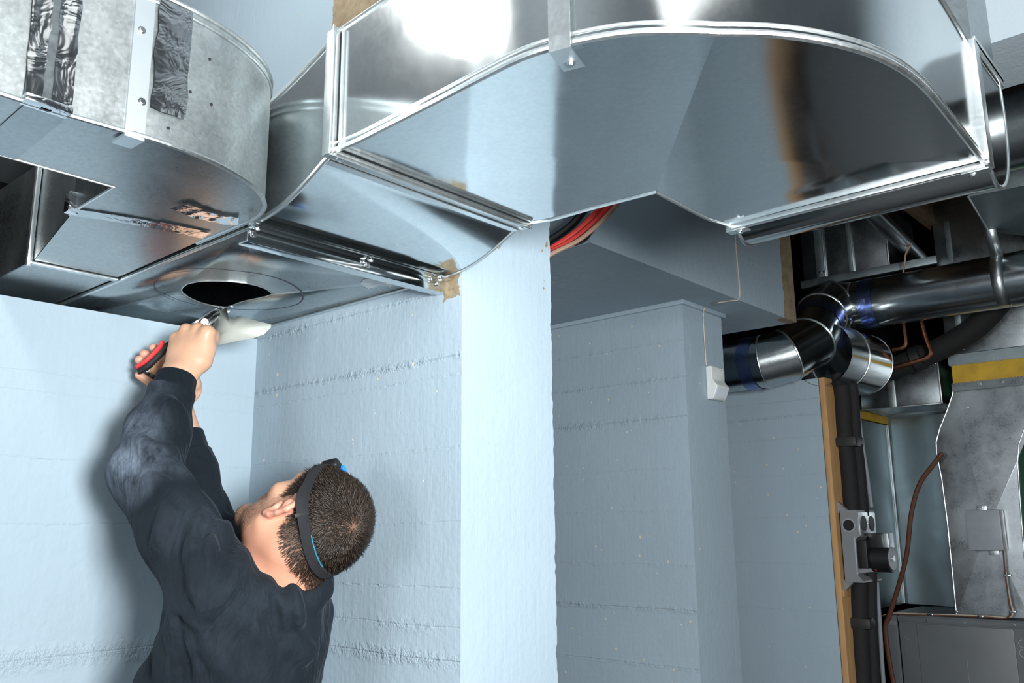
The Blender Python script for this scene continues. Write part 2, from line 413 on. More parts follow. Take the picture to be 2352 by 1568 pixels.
# right slip joint along X with end tabs
cl = B(); cl.box((1.150, .258, zE-.010), (1.592, .264, zE-.001), .001); cl.box((1.150, .269, zE-.009), (1.592, .274, zE-.001), .001)
cl.obj('slip_joint', M_edge, el)
for xx, s in ((1.148, 1), (1.596, -1)):
    t_ = B(); t_.box((min(xx, xx+s*.04), .262, zE-.013), (max(xx, xx+s*.04), .284, zE-.010), .001); t_.obj('joint_tab', M_edge, el)
    screw(el, (xx+s*.024, .274, zE-.013), (0, 0, -1))
v_ = B(); v_.box((1.592, .255, zE-.008), (1.600, .285, zT+.01), .002); v_.box((1.588, .247, zE-.004), (1.602, .255, zT+.008), .002); v_.obj('drive_cleat', M_edge, el)
# hanger strap of the elbow
pb = at(1310, 100, z=zE-.004); nst = int(np.argmin([abs(p[0]-pb[0])+abs(p[1]-pb[1]) for p in outer]))
hx, hy = outer[nst]; tx = np.array(outer[nst+1])-np.array(outer[nst-1]); tx /= np.linalg.norm(tx); nx = np.array((tx[1], -tx[0]))
st = B(); hw = .0135
A3 = lambda s, d, z: (hx+tx[0]*s+nx[0]*d, hy+tx[1]*s+nx[1]*d, z)
st.loft([[A3(-hw, .0075, 3.3), A3(hw, .0075, 3.3), A3(hw, .009, 3.3), A3(-hw, .009, 3.3)], [A3(-hw, .0075, zE-.018), A3(hw, .0075, zE-.018), A3(hw, .009, zE-.0195), A3(-hw, .009, zE-.0195)],
         [A3(-hw, -.036, zE-.020), A3(hw, -.036, zE-.020), A3(hw, -.036, zE-.0215), A3(-hw, -.036, zE-.0215)]])
hs = thing('hanger_strap', A3(0, .01, zE), 'flat metal hanger strap hooked under the large curved elbow top centre', 'strap', 'duct hanger straps')
st.obj('strap_band', M_edge, hs); screw(hs, A3(0, -.022, zE-.0205), (0, 0, -1), .0045)

# upturned elbow after the big one
vel = thing('upturned_elbow', (1.37, .36, zE), 'short shiny duct elbow turning up beyond the slip joint at right', 'duct')
prof = [(.287, zE), (.322, zE-.020), (.36, zE-.014), (.398, zE+.008), (.428, zE+.047), (.443, zE+.10), (.446, zE+.15), (.440, zE+.205)]
prof = [tuple(p[:2]) for p in smooth_path([(a, c, 0) for a, c in prof], 5)]
x0, x1 = 1.155, 1.592
b = B(); b.loft([[(x0, y, z), (x1, y, z)] for y, z in prof], closed=False); b.obj('heel_panel', M_elbow, vel)
for xx, nm in ((x0, 'side_panel'), (x1, 'side_panel')):
    b = B(); b.prism([(xx, y, z) for y, z in prof]+[(xx, .287, zE+.205)], (.0012, 0, 0)); b.obj(nm, M_heel, vel)
for xx in (x0, x1):
    b = B(); b.tube([(xx, y, z) for y, z in prof], .0035, 8); b.obj('lock_seam', M_edge, vel)
b = B(); b.box((x1-.006, .275, zE+.203), (x1+.006, .452, zE+.211), .001); b.box((x0, .444, zE+.200), (x1, .452, zE+.209), .001); b.box((x1+.002, .275, zE+.196), (x1+.006, .452, zE+.218), .001); b.obj('end_flange', M_edge, vel)
b = B(); b.box((x0+.003, .29, zE+.206), (x1-.003, .437, 2.62)); b.obj('riser_duct', M_dark, vel)

# short offset between the plenum and the big elbow
of = thing('duct_offset', (.77, -.22, 2.137), 'short shiny bowed duct section between drilled plenum and big elbow', 'duct')
y0, y1 = -.438, -.004
zb = lambda t: lerp(2.139, zE-.003, t) - .016*math.sin(math.pi*min(1, t*1.05))*(1-.3*t)
zt = lambda t: lerp(2.337, zT-.002, t) - .004*math.sin(math.pi*t)
xs = lambda t: lerp(.668, .868, t)
ts = [i/16 for i in range(17)]
B().loft([[(xs(t), y0, zb(t)), (xs(t), y1, zb(t))] for t in ts], closed=False).obj('bottom_panel', M_elbow, of)
B().loft([[(xs(t)+.02*(1-t), y0, zt(t)), (xs(t)+.02*(1-t), y1, zt(t))] for t in ts], closed=False).obj('top_panel', M_elbow, of)
for yy in (y0, y1):
    B().loft([[(xs(t), yy, zb(t)), (xs(t)+.02*(1-t), yy, zt(t))] for t in ts], closed=False).obj('side_panel', M_heel, of)
for pth_, r_ in (([(xs(t), y0, zb(t)) for t in ts], .0045), ([(xs(t), y1, zb(t)) for t in ts], .003), ([(xs(t)+.02*(1-t), y0, zt(t)) for t in ts], .004)):
    b = B(); b.tube(pth_, r_, 8); b.obj('lock_seam', M_edge, of)
b = B(); b.box((.852, y0+.004, zE-.0105), (.866, y1-.003, zE-.0085)); b.obj('raised_rib', M_edge, of)
fl = B(); fl.box((.664, -.446, 2.106), (.668, .0, 2.139), .001); fl.box((.640, -.446, 2.106), (.666, -.001, 2.110), .001); fl.box((.664, -.446, 2.129), (.690, -.004, 2.133), .001)
fl.obj('corner_flange', M_elbow, of)
for yy in (-.436, -.20, -.024):
    screw(of, (.668, yy, 2.120), (1, 0, 0)); screw(of, (.678, yy, 2.128), (0, 0, -1))

# plenum with the hole
pl = thing('duct_plenum', (.2, -.22, 2.137), 'dull duct plenum against the wall with a jagged hole being cut', 'duct')
zP = 2.137
hole_z1 = [(838, 1335), (860, 1312), (900, 1301), (960, 1296), (1040, 1297), (1100, 1302), (1160, 1311), (1215, 1327), (1255, 1352), (1235, 1363), (1180, 1376), (1110, 1392), (1070, 1407), (1040, 1416), (990, 1410), (930, 1395), (880, 1373), (848, 1352)]
hole = [at(x*.4975, y*.4975, z=zP) for x, y in hole_z1]
hole = smooth_path(hole+[hole[0]], 4)[:-1]
hole = [p+np.array((rng.normal(0, .0007), rng.normal(0, .0007), 0)) for p in hole]
o_ = [(-.9, -.440, zP), (.664, -.440, zP), (.664, -.003, zP), (-.9, -.003, zP)]
b = B(); b.fill(o_, [hole]); b.obj('bottom_panel', M_plate, pl, solid=.001)
b = B(); b.tube([(p[0], p[1], zP-.0006) for p in hole]+[(hole[0][0], hole[0][1], zP-.0006)], .0011, 6, False); b.obj('cut_edge', M_edge, pl)
b = B(); b.box((-.9, -.0035, zP), (.664, -.002, 2.34)); b.box((-.9, -.4405, zP), (.664, -.439, 2.34)); b.obj('side_panel', M_plate, pl)
B().box((-.9, -.44, 2.339), (.664, -.002, 2.341)).obj('top_panel', M_dark, pl)
B().box((.662, -.44, zP), (.664, -.002, 2.34)).obj('end_panel', M_dark, pl)
B().box((-.9, -.010, zP-.004), (.655, -.002, zP-.0005), .001).obj('bent_flange', M_edge, pl)
B().box((-.9, -.4405, zP-.005), (.655, -.434, zP-.0005), .001).obj('folded_seam', M_edge, pl)
hc = np.mean([at(352, 655, z=zP), at(697, 680, z=zP)], 0)
ringpx = [(352, 652), (362, 636), (385, 625), (425, 618), (480, 617), (545, 622), (610, 632), (660, 648), (690, 668), (696, 684), (684, 698), (655, 706), (610, 711), (540, 710), (470, 703), (420, 692), (380, 676), (358, 664)]
rp = smooth_path([at(x, y, z=zP-.0008) for x, y in ringpx+[ringpx[0]]], 5)
def ribbon(b, pts, wd, up=(0, 0, 1)):
    pts = [np.array(p) for p in pts]; R = []
    for i, p in enumerate(pts):
        t = pts[min(i+1, len(pts)-1)]-pts[max(i-1, 0)]; s = np.cross(t, up); s /= np.linalg.norm(s); k = wd(i/(len(pts)-1)) if callable(wd) else wd
        R.append([p-s*k, p+s*k])
    b.loft(R, closed=False)
b = B(); ribbon(b, rp, lambda t: .0007+.0011*math.sin(t*math.pi)**2)
rp2 = smooth_path([at(x, y, z=zP-.0007) for x, y in [(400, 690), (360, 670), (356, 652), (372, 634), (400, 626), (445, 622)]], 6); ribbon(b, rp2, .0008)
b.obj('marker_ring', M_marker, pl)
# curled cut piece of the panel
fp = [[(505, 708, 1.985), (515, 705, 1.985)], [(497, 722, 1.965), (513, 718, 1.972)], [(487, 745, 1.94), (530, 727, 1.955)], [(481, 770, 1.925), (560, 729, 1.945)], [(481, 789, 1.918), (592, 736, 1.935)], [(500, 792, 1.915), (622, 745, 1.93)]]
flap_b = [(520, 706), (512, 722), (524, 731), (534, 731), (548, 726), (562, 729), (590, 737), (623, 745), (622, 752), (606, 768), (580, 777), (540, 784), (505, 792), (484, 790), (481, 780), (484, 762), (492, 738), (505, 713)]
def flap_d(x, y): return 1.972 - .05*min(1, max(0, (y-706)/60)) + .03*max(0, (500-x)/20)**1.2 - .00012*(x-500)
bb = B(); outl = [at(x, y, d=flap_d(x, y)) for x, y in flap_b]
cen = at(530, 757, d=flap_d(530, 757)-.004)
cvv = bb.bm.verts.new(cen); ov = [bb.bm.verts.new(p) for p in outl]
for i in range(len(ov)): bb.bm.faces.new((cvv, ov[i], ov[(i+1) % len(ov)]))
bb.obj('cut_flap', M_flap, pl, ang=60, solid=.0012)
pp = [at(x, y, z=zP-.0012) for x, y in [(828, 650), (836, 642), (868, 637), (905, 642), (942, 650), (915, 656), (890, 655), (868, 658), (846, 663), (836, 656)]]
B().prism(pp, (0, 0, .0006)).obj('torn_sticker', M_papg, pl)
pp = [np.array(at(870, 638, z=zP-.002)), np.array(at(908, 642, z=zP-.002)), np.array(at(896, 660, z=zP-.012))]
B().prism(pp, (0, 0, .0006)).obj('peeling_corner', M_paper, pl)

# old rounded elbow at left
oe = thing('old_duct_elbow', (.75, -.8, zP), 'spangled older duct elbow with rounded corner at upper left', 'duct')
zQ = 2.337; zo = zP-.001
oo = [(.845, -1.9), (.846, -1.2), (.847, -.86), (.853, -.76), (.858, -.70), (.853, -.635), (.836, -.575), (.806, -.520), (.768, -.482), (.735, -.463), (.70, -.4535), (.64, -.451), (.515, -.451)]
oo = [tuple(p[:2]) for p in smooth_path([(x, y, 0) for x, y in oo], 5)]
oi = [(.672, -1.9), (.664, -.665), (.515, -.661)]
B().fill([(x, y, zo) for x, y in oo]+[(x, y, zo) for x, y in oi[::-1]], []).obj('bottom_panel', M_plate, oe)
b = B(); path_strip(b, oo, zo, zQ); b.obj('heel_panel', M_old, oe)
b = B(); path_strip(b, oi, zo, zQ); b.obj('throat_panel', M_dark, oe)
B().fill([(x, y, zQ) for x, y in oo]+[(x, y, zQ) for x, y in oi[::-1]], []).obj('top_panel', M_old, oe)
b = B(); seam_path(b, oo, zo, .0035); b.obj('bottom_seam', M_old, oe)
b = B(); seam_path(b, oo, zQ-.012, .003); seam_path(b, oo, zQ, .004); b.obj('top_seam', M_old, oe)
b = B(); seam_path(b, oi, zo, .0022); b.obj('throat_seam', M_edge, oe)
# tape, joint band on the elbow
def onheel(px, py): return at(px, py, x=.851)
def patch(b, ya, yb, za, zb_, off, n=10, amp=.0015):
    R = []
    for i in range(n+1):
        t = i/n; row = []
        for j in range(7):
            s = j/6; y = lerp(ya, yb, s); z = lerp(za, zb_, t)
            xo = np.interp(y, [p[1] for p in oo], [p[0] for p in oo])
            row.append((xo+off+rng.normal(0, amp*.4), y+rng.normal(0, .0008), z+rng.normal(0, .0008)))
        R.append(row)
    b.loft(R, closed=False)
za = onheel(385, 270)[2]
b = B(); patch(b, onheel(346, 150)[1]+.001, onheel(428, 150)[1], za, zQ-.006, .004); b.obj('foil_patch', M_foild, oe)
yA, yB_ = onheel(60, 150)[1], onheel(172, 150)[1]
b = B(); patch(b, yA, (yA+yB_)/2-.004, zo-.002, zQ, .005); patch(b, (yA+yB_)/2+.004, yB_, zo-.002, zQ, .006); b.obj('foil_band', M_foild, oe)
B().box((.845, (yA+yB_)/2-.006, zo-.003), (.853, (yA+yB_)/2+.006, zQ)).obj('joint_seam', M_dark, oe)
b = B(); ul = at(150, 262, z=zo-.001); ur = at(85, 248, z=zo-.001)
b.prism([(.853, yA+.006, zo-.0016), (.853, yB_, zo-.0016), (.668, yB_+.006, zo-.0016), (.668, yA+.010, zo-.0016)], (0, 0, .0008)); b.obj('underside_band', M_dark, oe)
b = B(); b.box((.84, yA, zo-.003), (.862, yB_, zo+.006), .002); b.obj('foil_corner', M_foil, oe)
for px, py in ((480, 137), (485, 240), (380, 298), (432, 214)):
    p = onheel(px, py); xo = np.interp(p[1], [q_[1] for q_ in oo], [q_[0] for q_ in oo]); b = B(); b.cyl((xo-.002, p[1], p[2]), (xo+.0012, p[1], p[2]), .0022, 8); b.obj('rivet_hole', M_black, oe)
ya_, yb_ = onheel(290, 200)[1], onheel(336, 200)[1]
st = B(); xo = .8525
st.loft([[(xo+.002, ya_, 3.3), (xo+.002, yb_, 3.3), (xo+.006, yb_, 3.3), (xo+.006, ya_, 3.3)], [(xo+.002, ya_, zo-.003), (xo+.002, yb_, zo-.003), (xo+.006, yb_, zo-.007), (xo+.006, ya_, zo-.007)], [(xo-.03, ya_, zo-.003), (xo-.03, yb_, zo-.003), (xo-.03, yb_, zo-.006), (xo-.03, ya_, zo-.006)]])
hs2 = thing('hanger_strap', (xo, ya_, zo), 'wide flat hanger strap wrapping the spangled older duct at left', 'strap', 'duct hanger straps')
st.obj('strap_band', M_strapm, hs2)
for py in (72, 236): p = onheel(312, py); screw(hs2, (xo+.006, p[1]+.004, p[2]), (1, 0, 0), .0035)
# tapered piece and the trunk running over the left wall
tr = thing('duct_taper', (.35, -.55, zP), 'grey tapered duct section with foil tape above the man', 'duct')
zt2 = 2.335
for nm, poly in (('bottom_panel', [(.515, -.661, zP), (.515, -.4515, zP), (.196, -.4445, zP), (.196, -.600, zP)]), ('top_panel', [(.515, -.661, zt2), (.515, -.4515, zt2), (.196, -.4445, zt2), (.196, -.600, zt2)])):
    B().prism(poly, (0, 0, .001)).obj(nm, M_plate, tr)
B().prism([(.515, -.661, zP), (.196, -.600, zP), (.196, -.600, zt2), (.515, -.661, zt2)], (0, .001, 0)).obj('side_panel', M_plate, tr)
B().prism([(.515, -.4515, zP), (.196, -.4445, zP), (.196, -.4445, zt2), (.515, -.4515, zt2)], (0, -.001, 0)).obj('side_panel', M_dark, tr)
b = B(); b.box((.188, -.607, zP-.006), (.202, -.443, zP-.001), .002); b.box((.190, -.611, zP-.010), (.200, -.602, zt2), .002); b.obj('drive_cleat', M_edge, tr)
def tape_strip(pts, wd, z, mat, parent, name, amp=.0005):
    P = smooth_path([at(x, y, z=z) for x, y in pts], 6); R = []
    for i, p in enumerate(P):
        t = P[min(i+1, len(P)-1)]-P[max(i-1, 0)]; s = np.cross(t, (0, 0, 1)); s /= np.linalg.norm(s)
        R.append([p+s*wd*k+np.array((rng.normal(0, .0003), rng.normal(0, .0003), -abs(rng.normal(0, amp)))) for k in (-1, -.6, -.2, .2, .6, 1)])
    b = B(); b.loft(R, closed=False); b.obj(name, mat, parent)
tape_strip([(158, 486), (230, 496), (300, 507), (370, 519)], .017, zP-.003, M_foild, tr, 'foil_tape')
tape_strip([(360, 517), (420, 529), (475, 541)], .019, zP-.0035, M_foil, tr, 'foil_tape')
tape_strip([(412, 472), (455, 489), (500, 503), (548, 508)], .02, zo-.003, M_foil, tr, 'foil_tape', .0012)
b = B(); b.box((.505, -.672, zP-.004), (.525, -.652, zP+.03), .004); b.obj('foil_corner', M_foil, tr)
tk = thing('trunk_duct', (-.4, -.52, zP), 'dull rectangular trunk duct crossing over the left wall', 'duct')
b = B(); b.prism([(.190, -.600, zP+.001), (.190, -.4445, zP+.001), (-1.5, -.4445, zP+.001), (-1.5, -.600, zP+.001)], (0, 0, .002)); b.obj('bottom_panel', M_plate, tk)
b = B(); b.box((-1.5, -.601, zP+.001), (.190, -.599, zt2)); b.obj('side_panel', M_plate, tk)
B().box((-1.5, -.6, zt2-.001), (.190, -.4445, zt2)).obj('top_panel', M_dark, tk)

# ------------------------------------------------------------------ cables in the gap, alarm cable and sensor
def cable(name, pts, r, mat, label, cat='cable', group=None, n=8):
    b = B(); b.tube(smooth_path(pts, 6), r, n); o = b.obj(name, mat); return tag(o, label, cat, group)
def gapc(pts, dy=0):
    P_ = [at(x, y, y=yy+dy) for x, y, yy in pts]; return P_+[P_[-1]+np.array((.02, 0, .25)), np.array((P_[-1][0]+.03, P_[-1][1], 3.3))]
cable('power_cable', gapc([(1215, 602, .46), (1265, 572, .5), (1320, 535, .54), (1372, 487, .57), (1425, 430, .55), (1480, 360, .5)]), .0085, M_redc, 'thick red cable, upper of two, slanting behind the pillar')
cable('power_cable', gapc([(1215, 612, .45), (1265, 580, .49), (1325, 545, .53), (1380, 497, .56), (1435, 437, .54), (1490, 365, .5)]), .0085, M_redc, 'thick red cable, lower of two, beside the tan cable')
cable('power_cable', gapc([(1215, 622, .43), (1265, 584, .47), (1330, 551, .51), (1390, 500, .54), (1437, 445, .52), (1490, 370, .48)]), .006, M_tan, 'thin tan cable under the red cables behind the pillar')
cable('black_cable', gapc([(1215, 580, .50), (1265, 552, .56), (1310, 520, .60), (1345, 480, .62), (1390, 430, .62), (1430, 370, .6)]), .011, M_black, 'black cable above the red cables behind the pillar')
cable('black_cable', gapc([(1215, 600, .50), (1280, 566, .57), (1330, 553, .62), (1352, 535, .65), (1400, 470, .63), (1450, 400, .6)]), .010, M_black, 'black cable with white print below the red cables')
xs_ = .532
ap = [at(1688, 500, x=xs_), at(1690, 560, x=xs_), at(1697, 640, x=xs_), at(1698, 684, x=xs_)]
ap += [at(1680, 690, z=2.406), at(1650, 695, z=2.388), at(1628, 699, x=.402), at(1618, 708, x=.401), at(1616, 722, x=.390), at(1616, 745, x=.390), at(1622, 838, x=.390)]
b = B(); b.tube(smooth_path(ap, 5), .0022, 6); tag(b.obj('alarm_cable', M_cream), 'thin beige cable running down the beam to the motion sensor', 'cable')
sx = .3865
se = thing('motion_sensor', at(1640, 915, x=sx), 'white motion sensor on the end of the middle wall', 'sensor')
s0, s1 = at(1620, 845, x=sx), at(1623, 915, x=sx); wy = at(1648, 845, x=sx)[1]-s0[1]
yA, yZ = s0[1], s0[1]+wy
zt_, zb_ = at(1621, 841, x=sx)[2], at(1625, 917, x=sx)[2]
hh = zt_-zb_
P2 = lambda y, x, z: (sx+x, y, z)
b = B()
prof2 = [(0, 0), (.022, 0), (.024, -.06*hh), (.024, -.40*hh), (.032, -.50*hh), (.042, -.60*hh), (.041, -.66*hh), (.026, -.97*hh), (.020, -hh), (0, -hh)]
b.prism([P2(yA, a, zt_+c) for a, c in prof2], (0, wy, 0)); o = b.obj('sensor_body', M_white, se)
m_ = o.modifiers.new('bev', 'BEVEL'); m_.width = .004; m_.segments = 3
b = B(); b.prism([P2(yA+.006, .0415, zt_-.665*hh), P2(yA+wy-.006, .0415, zt_-.665*hh), P2(yA+wy-.006, .0285, zt_-.94*hh), P2(yA+.006, .0285, zt_-.94*hh)], (.0012, 0, .0004)); b.obj('sensor_lens', M_lens, se)
B().cyl(P2(yA+wy*.8, .0235, zt_-.09*hh), P2(yA+wy*.8, .0252, zt_-.09*hh), .002, 8).obj('indicator_hole', M_black, se)
# ------------------------------------------------------------------ round pipes
def mitre_rings(path, r, n=28):
    P = [np.array(p, float) for p in path]; m = len(P); out = []
    D_ = [(P[i+1]-P[i])/np.linalg.norm(P[i+1]-P[i]) for i in range(m-1)]
    a = np.cross(D_[0], (0, 0, 1)); a /= np.linalg.norm(a); prev = D_[0]
    base = [a*math.cos(2*math.pi*k/n)+np.cross(prev, a)*math.sin(2*math.pi*k/n) for k in range(n)]
    for i in range(m):
        if i == 0 or i == m-1:
            out.append([P[i]+r*e for e in base]); continue
        d0, d1 = D_[i-1], D_[i]; nn = d0+d1; nn /= np.linalg.norm(nn)
        ring = []
        for e in base:                       # slide each generator along d0 to the mitre plane
            ring.append(P[i]+r*e - d0*((r*e)@nn)/(d0@nn))
        out.append(ring)
        nb = []
        for p in ring:                        # project onto the plane across d1
            v = p-P[i]; v = v-d1*(v@d1); nb.append(v/np.linalg.norm(v))
        base = nb
    return out
def bead(ring, r, name, parent, mat=None):
    b = B(); R = [np.array(p) for p in ring]; b.tube(R+[R[0]], r, 8, False); return b.obj(name, mat or M_edge, parent)
RP = .106
zl = at(1700, 838, y=2.1)[2]; zu = at(2000, 697, y=2.6)[2]
path = [np.array((-1.2, 2.1, zl)), at(1757, 828, y=2.1), at(1808, 816, y=2.13), at(1858, 786, y=2.24), at(1886, 727, y=2.44), at(1917, 702, y=2.57), at(1953, 692, y=2.6), np.array((3.6, 2.6, zu))]
path[1][2] = zl; path[-2][2] = zu
mr = mitre_rings(path, RP)
def cband(parent, p0, p1, r, name, mat, a0=0, a1=360):
    p0, p1 = np.array(p0), np.array(p1); d = (p1-p0)/np.linalg.norm(p1-p0); a = np.cross(d, (0, 0, 1)); a /= np.linalg.norm(a); c = np.cross(d, a)
    b = B(); n = 36
    R = [[p+r*(a*math.cos(math.radians(t))+c*math.sin(math.radians(t)))+rng.normal(0, .0006, 3) for t in np.linspace(a0, a1, n)] for p in (p0, lerp(p0, p1, .35), lerp(p0, p1, .5), lerp(p0, p1, .65), p1)]
    b.loft(R, closed=False); return b.obj(name, mat, parent)
lp = thing('round_pipe', mr[0][0], 'round metal duct pipe running out from behind the middle wall', 'pipe', 'round duct pipes')
B().loft([mr[0], mr[1]]).obj('pipe_shell', M_pipe, lp)
tx0 = at(1728, 832, y=2.1)[0]; cband(lp, (tx0-.02, 2.1, zl), (tx0+.035, 2.1, zl), RP+.002, 'blue_tape', M_bluetape)
ge = thing('gored_elbow', mr[2][0], 'segmented round duct elbow with bright side collar joining lower and upper pipes', 'duct elbow')
for i in range(1, 6):
    B().loft([mr[i], mr[i+1]], caps=False).obj('elbow_gore', M_pipe, ge)
for i in range(1, 7): bead(mr[i], .0042, 'crimped_seam', ge)
pa, pb_ = path[3], path[4]; cband(ge, lerp(pa, pb_, .50), lerp(pa, pb_, .76), RP+.002, 'blue_tape', M_bluetape)
up_ = thing('round_pipe', (1.5, 2.6, zu-RP), 'long round metal duct pipe sloping up at right', 'pipe', 'round duct pipes')
B().loft([mr[6], mr[7]]).obj('pipe_shell', M_pipe, up_)
tx0 = at(2003, 690, y=2.6)[0]; cband(up_, (tx0-.03, 2.6, zu), (tx0+.03, 2.6, zu), RP+.002, 'blue_tape', M_bluetape)
sx0 = at(2290, 640, y=2.6-RP)[0]
b = B(); R = []
for p in (sx0-.022, sx0+.022):
    R.append([(p, 2.6-(RP+.003)*math.cos(math.radians(t)), zu+(RP+.003)*math.sin(math.radians(t))) for t in range(-80, 91, 10)])
b.loft(R, closed=False)
b.loft([[(p, 2.6-RP*.55, zu+RP*.75), (p, 2.55-RP, zu+RP+.11)] for p in (sx0-.022, sx0+.022)], closed=False)
tag(b.obj('pipe_strap', M_edge, loc=(sx0, 2.6, zu+RP), solid=.001), 'metal strap looped over the long upper pipe at right', 'strap')
# branch collar behind the elbow
c0, c1 = at(1888, 812, y=2.28), at(1983, 838, y=2.62)
rr = mitre_rings([c0, lerp(c0, c1, .42), c1], .130)
B().loft([rr[0], rr[1]], caps=False).obj('front_ring', M_pipe, ge); B().loft([rr[1], rr[2]]).obj('collar_shell', M_heel, ge); bead(rr[1], .004, 'crimped_seam', ge); bead(rr[2], .003, 'end_bead', ge)
# large pipe at the far right and the duct over the strap
bp = at(2322, 285, y=1.6)
b = B(); b.cyl((at(2300, 285, y=1.6)[0]-.05, 1.6, bp[2]), (3.4, 1.6, bp[2]), .138, 40)
t_ = thing('large_round_pipe', (bp[0]+.2, 1.6, bp[2]-.138), 'large shiny round pipe at right behind the upturned elbow', 'pipe'); b.obj('pipe_shell', M_pipe, t_)
b = B(); b.tube([(at(2300, 285, y=1.6)[0]-.05, 1.6+.138*math.cos(a), bp[2]+.138*math.sin(a)) for a in np.linspace(0, 2*math.pi, 40)], .004, 6, False); b.obj('end_bead', M_edge, t_)
zs = at(2272, 533, y=2.5)[2]
pp = [at(2224, 452, z=zs), at(2272, 533, z=zs), at(2420, 548, z=zs), at(2480, 400, z=zs)]
t_ = thing('overhead_duct', np.mean(pp, 0), 'grey-green sheet duct above the long upper pipe at right', 'duct')
B().prism(pp, (0, 0, .25)).obj('duct_shell', M_plen, t_); b = B(); b.tube(pp[:2], .004, 6); b.obj('corner_seam', M_edge, t_)
# dark duct behind the pipes, with cleats
yb = 2.78
xa, xb, zlow = at(1843, 600, y=yb)[0], at(2042, 600, y=yb)[0], at(1843, 648, y=yb)[2]
t_ = thing('dark_riser_duct', (xa, yb, zlow), 'dark sheet-metal riser duct with vertical cleats behind the upper pipe', 'duct')
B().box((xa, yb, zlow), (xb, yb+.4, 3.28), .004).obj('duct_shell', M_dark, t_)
for p0, p1, wd in ((1888, 640, .022), (1957, 620, .012)):
    xx = at(p0, p1, y=yb)[0]; B().box((xx-wd, yb-.006, zlow+.005), (xx+wd, yb, 3.27), .002).obj('drive_cleat', M_plen, t_)
    B().box((xx+wd-.003, yb-.012, zlow+.005), (xx+wd, yb, 3.27), .001).obj('cleat_lip', M_edge, t_)
B().box((xb-.004, yb-.008, zlow), (xb+.004, yb, 3.27), .002).obj('corner_seam', M_edge, t_)
B().box((xa-.01, yb-.02, zlow-.035), (xa+.6, yb, zlow), .003).obj('bottom_flange', M_plen, t_)
for dx in (0, .02): screw(t_, (at(1895, 630, y=yb)[0]+dx-.02, yb-.006, zlow+.03), (0, -1, 0))
b = B(); b.tube([at(1985, 470, y=2.2), at(2120, 603, y=3.0)], .035, 16); tag(b.obj('vent_pipe', M_dark), 'dark slanting pipe in the shadows above the long upper pipe', 'pipe')
cable('loose_wire', [at(2093, 560, y=2.7), at(2080, 585, y=2.66), at(2078, 605, y=2.65), at(2072, 640, y=2.7)], .004, M_tan, 'frayed tan wire end sticking up behind the upper pipe', 'wire')
# joists
for k in range(9):
    xj = .75+k*.42
    tag(B().box((xj, 1.3, 3.0), (xj+.045, 5.5, 3.299)).obj('ceiling_joist', M_wood), 'dark wooden ceiling joist in the shadows above the pipes', 'joist', 'ceiling joists')

# ------------------------------------------------------------------ board, pump box and insulated lines
ztop = at(1878, 868, y=2.29)[2]
pb2 = thing('plywood_board', (.49, 2.5, 0), 'plywood board standing on the end of the far wall', 'board')
B().box((.4825, 2.285, .001), (.5058, 2.50, ztop), .001).obj('board_panel', M_ply, pb2)
b = B(); zc = at(1940, 1352, x=.507)[2]; b.box((.5059, 2.289, zc-.03), (.512, 2.345, zc), .002); b.obj('packing_strip', M_ply, pb2)
YP = 2.38
def pline(name, pts, r, mat, label, cat, group=None, n=14): return cable(name, [at(x, y, y=yy) for x, y, yy in pts], r, mat, label, cat, group, n)
pline('insulated_pipe', [(1925, 860, YP), (1935, 905, YP), (1940, 990, YP), (1950, 1080, YP), (1958, 1185, YP)], .031, M_foam, 'thick black foam pipe above the pump box, beside the plywood', 'pipe', 'black insulated pipes')
pline('insulated_pipe', [(1950, 860, YP+.03), (1960, 905, YP+.03), (1965, 990, YP+.03), (1975, 1080, YP+.03), (1983, 1185, YP+.03)], .022, M_foam, 'thinner black foam pipe above the pump box, nearer the conduit', 'pipe', 'black insulated pipes')
pline('insulated_pipe', [(1975, 1315, YP), (1975, 1400, YP), (1978, 1480, YP), (1984, 1600, YP), (1990, 1720, YP)], .031, M_foam, 'thick black foam pipe below the pump box, beside the plywood', 'pipe', 'black insulated pipes')
pline('insulated_pipe', [(2001, 1315, YP+.03), (2001, 1400, YP+.03), (2004, 1480, YP+.03), (2010, 1600, YP+.03), (2016, 1720, YP+.03)], .022, M_foam, 'thinner black foam pipe below the pump box, nearer the conduit', 'pipe', 'black insulated pipes')
for (px, py), lab in (((1945, 1015), 'black rubber band round the foam pipes above the pump box'), ((1977, 1430), 'black rubber band round the foam pipes below the pump box')):
    c = at(px, py, y=YP); b = B(); b.box((c[0]-.036, YP-.036, c[2]-.022), (c[0]+.050, YP+.060, c[2]+.022), .014)
    tag(b.obj('pipe_clamp', M_rubber), lab, 'clamp', 'pipe clamps')
z1, z0 = at(1950, 1172, y=YP)[2], at(1960, 1334, y=YP)[2]; xA = .5065; xB_ = at(1974, 1250, y=2.297)[0]; yE = at(2016, 1250, x=xB_)[1]
Hb = z1-z0
pu = thing('pump_box', (xA, YP, z0), 'grey enamel box with round pump and black motor on the plywood', 'box')
y0p = 2.297
B().prism([(xA+.012, y0p, z1), (xB_-.004, y0p, z1), (xB_, y0p, z1-.01), (xB_, y0p, z1-.37*Hb), (xB_-.02, y0p, z1-.42*Hb), (xB_-.02, y0p, z0+.12*Hb), (xB_+.004, y0p, z0+.02*Hb), (xB_+.004, y0p, z0), (xA+.012, y0p, z0)], (0, yE-y0p, 0)).obj('housing', M_greyp, pu)
b = B(); b.box((xB_-.022, y0p-.002, z0+.10*Hb), (xB_-.014, y0p+.006, z1-.38*Hb), .003); b.obj('raised_bead', M_boxg, pu)
kx, kz = lerp(xA, xB_, .55), z1-.21*Hb
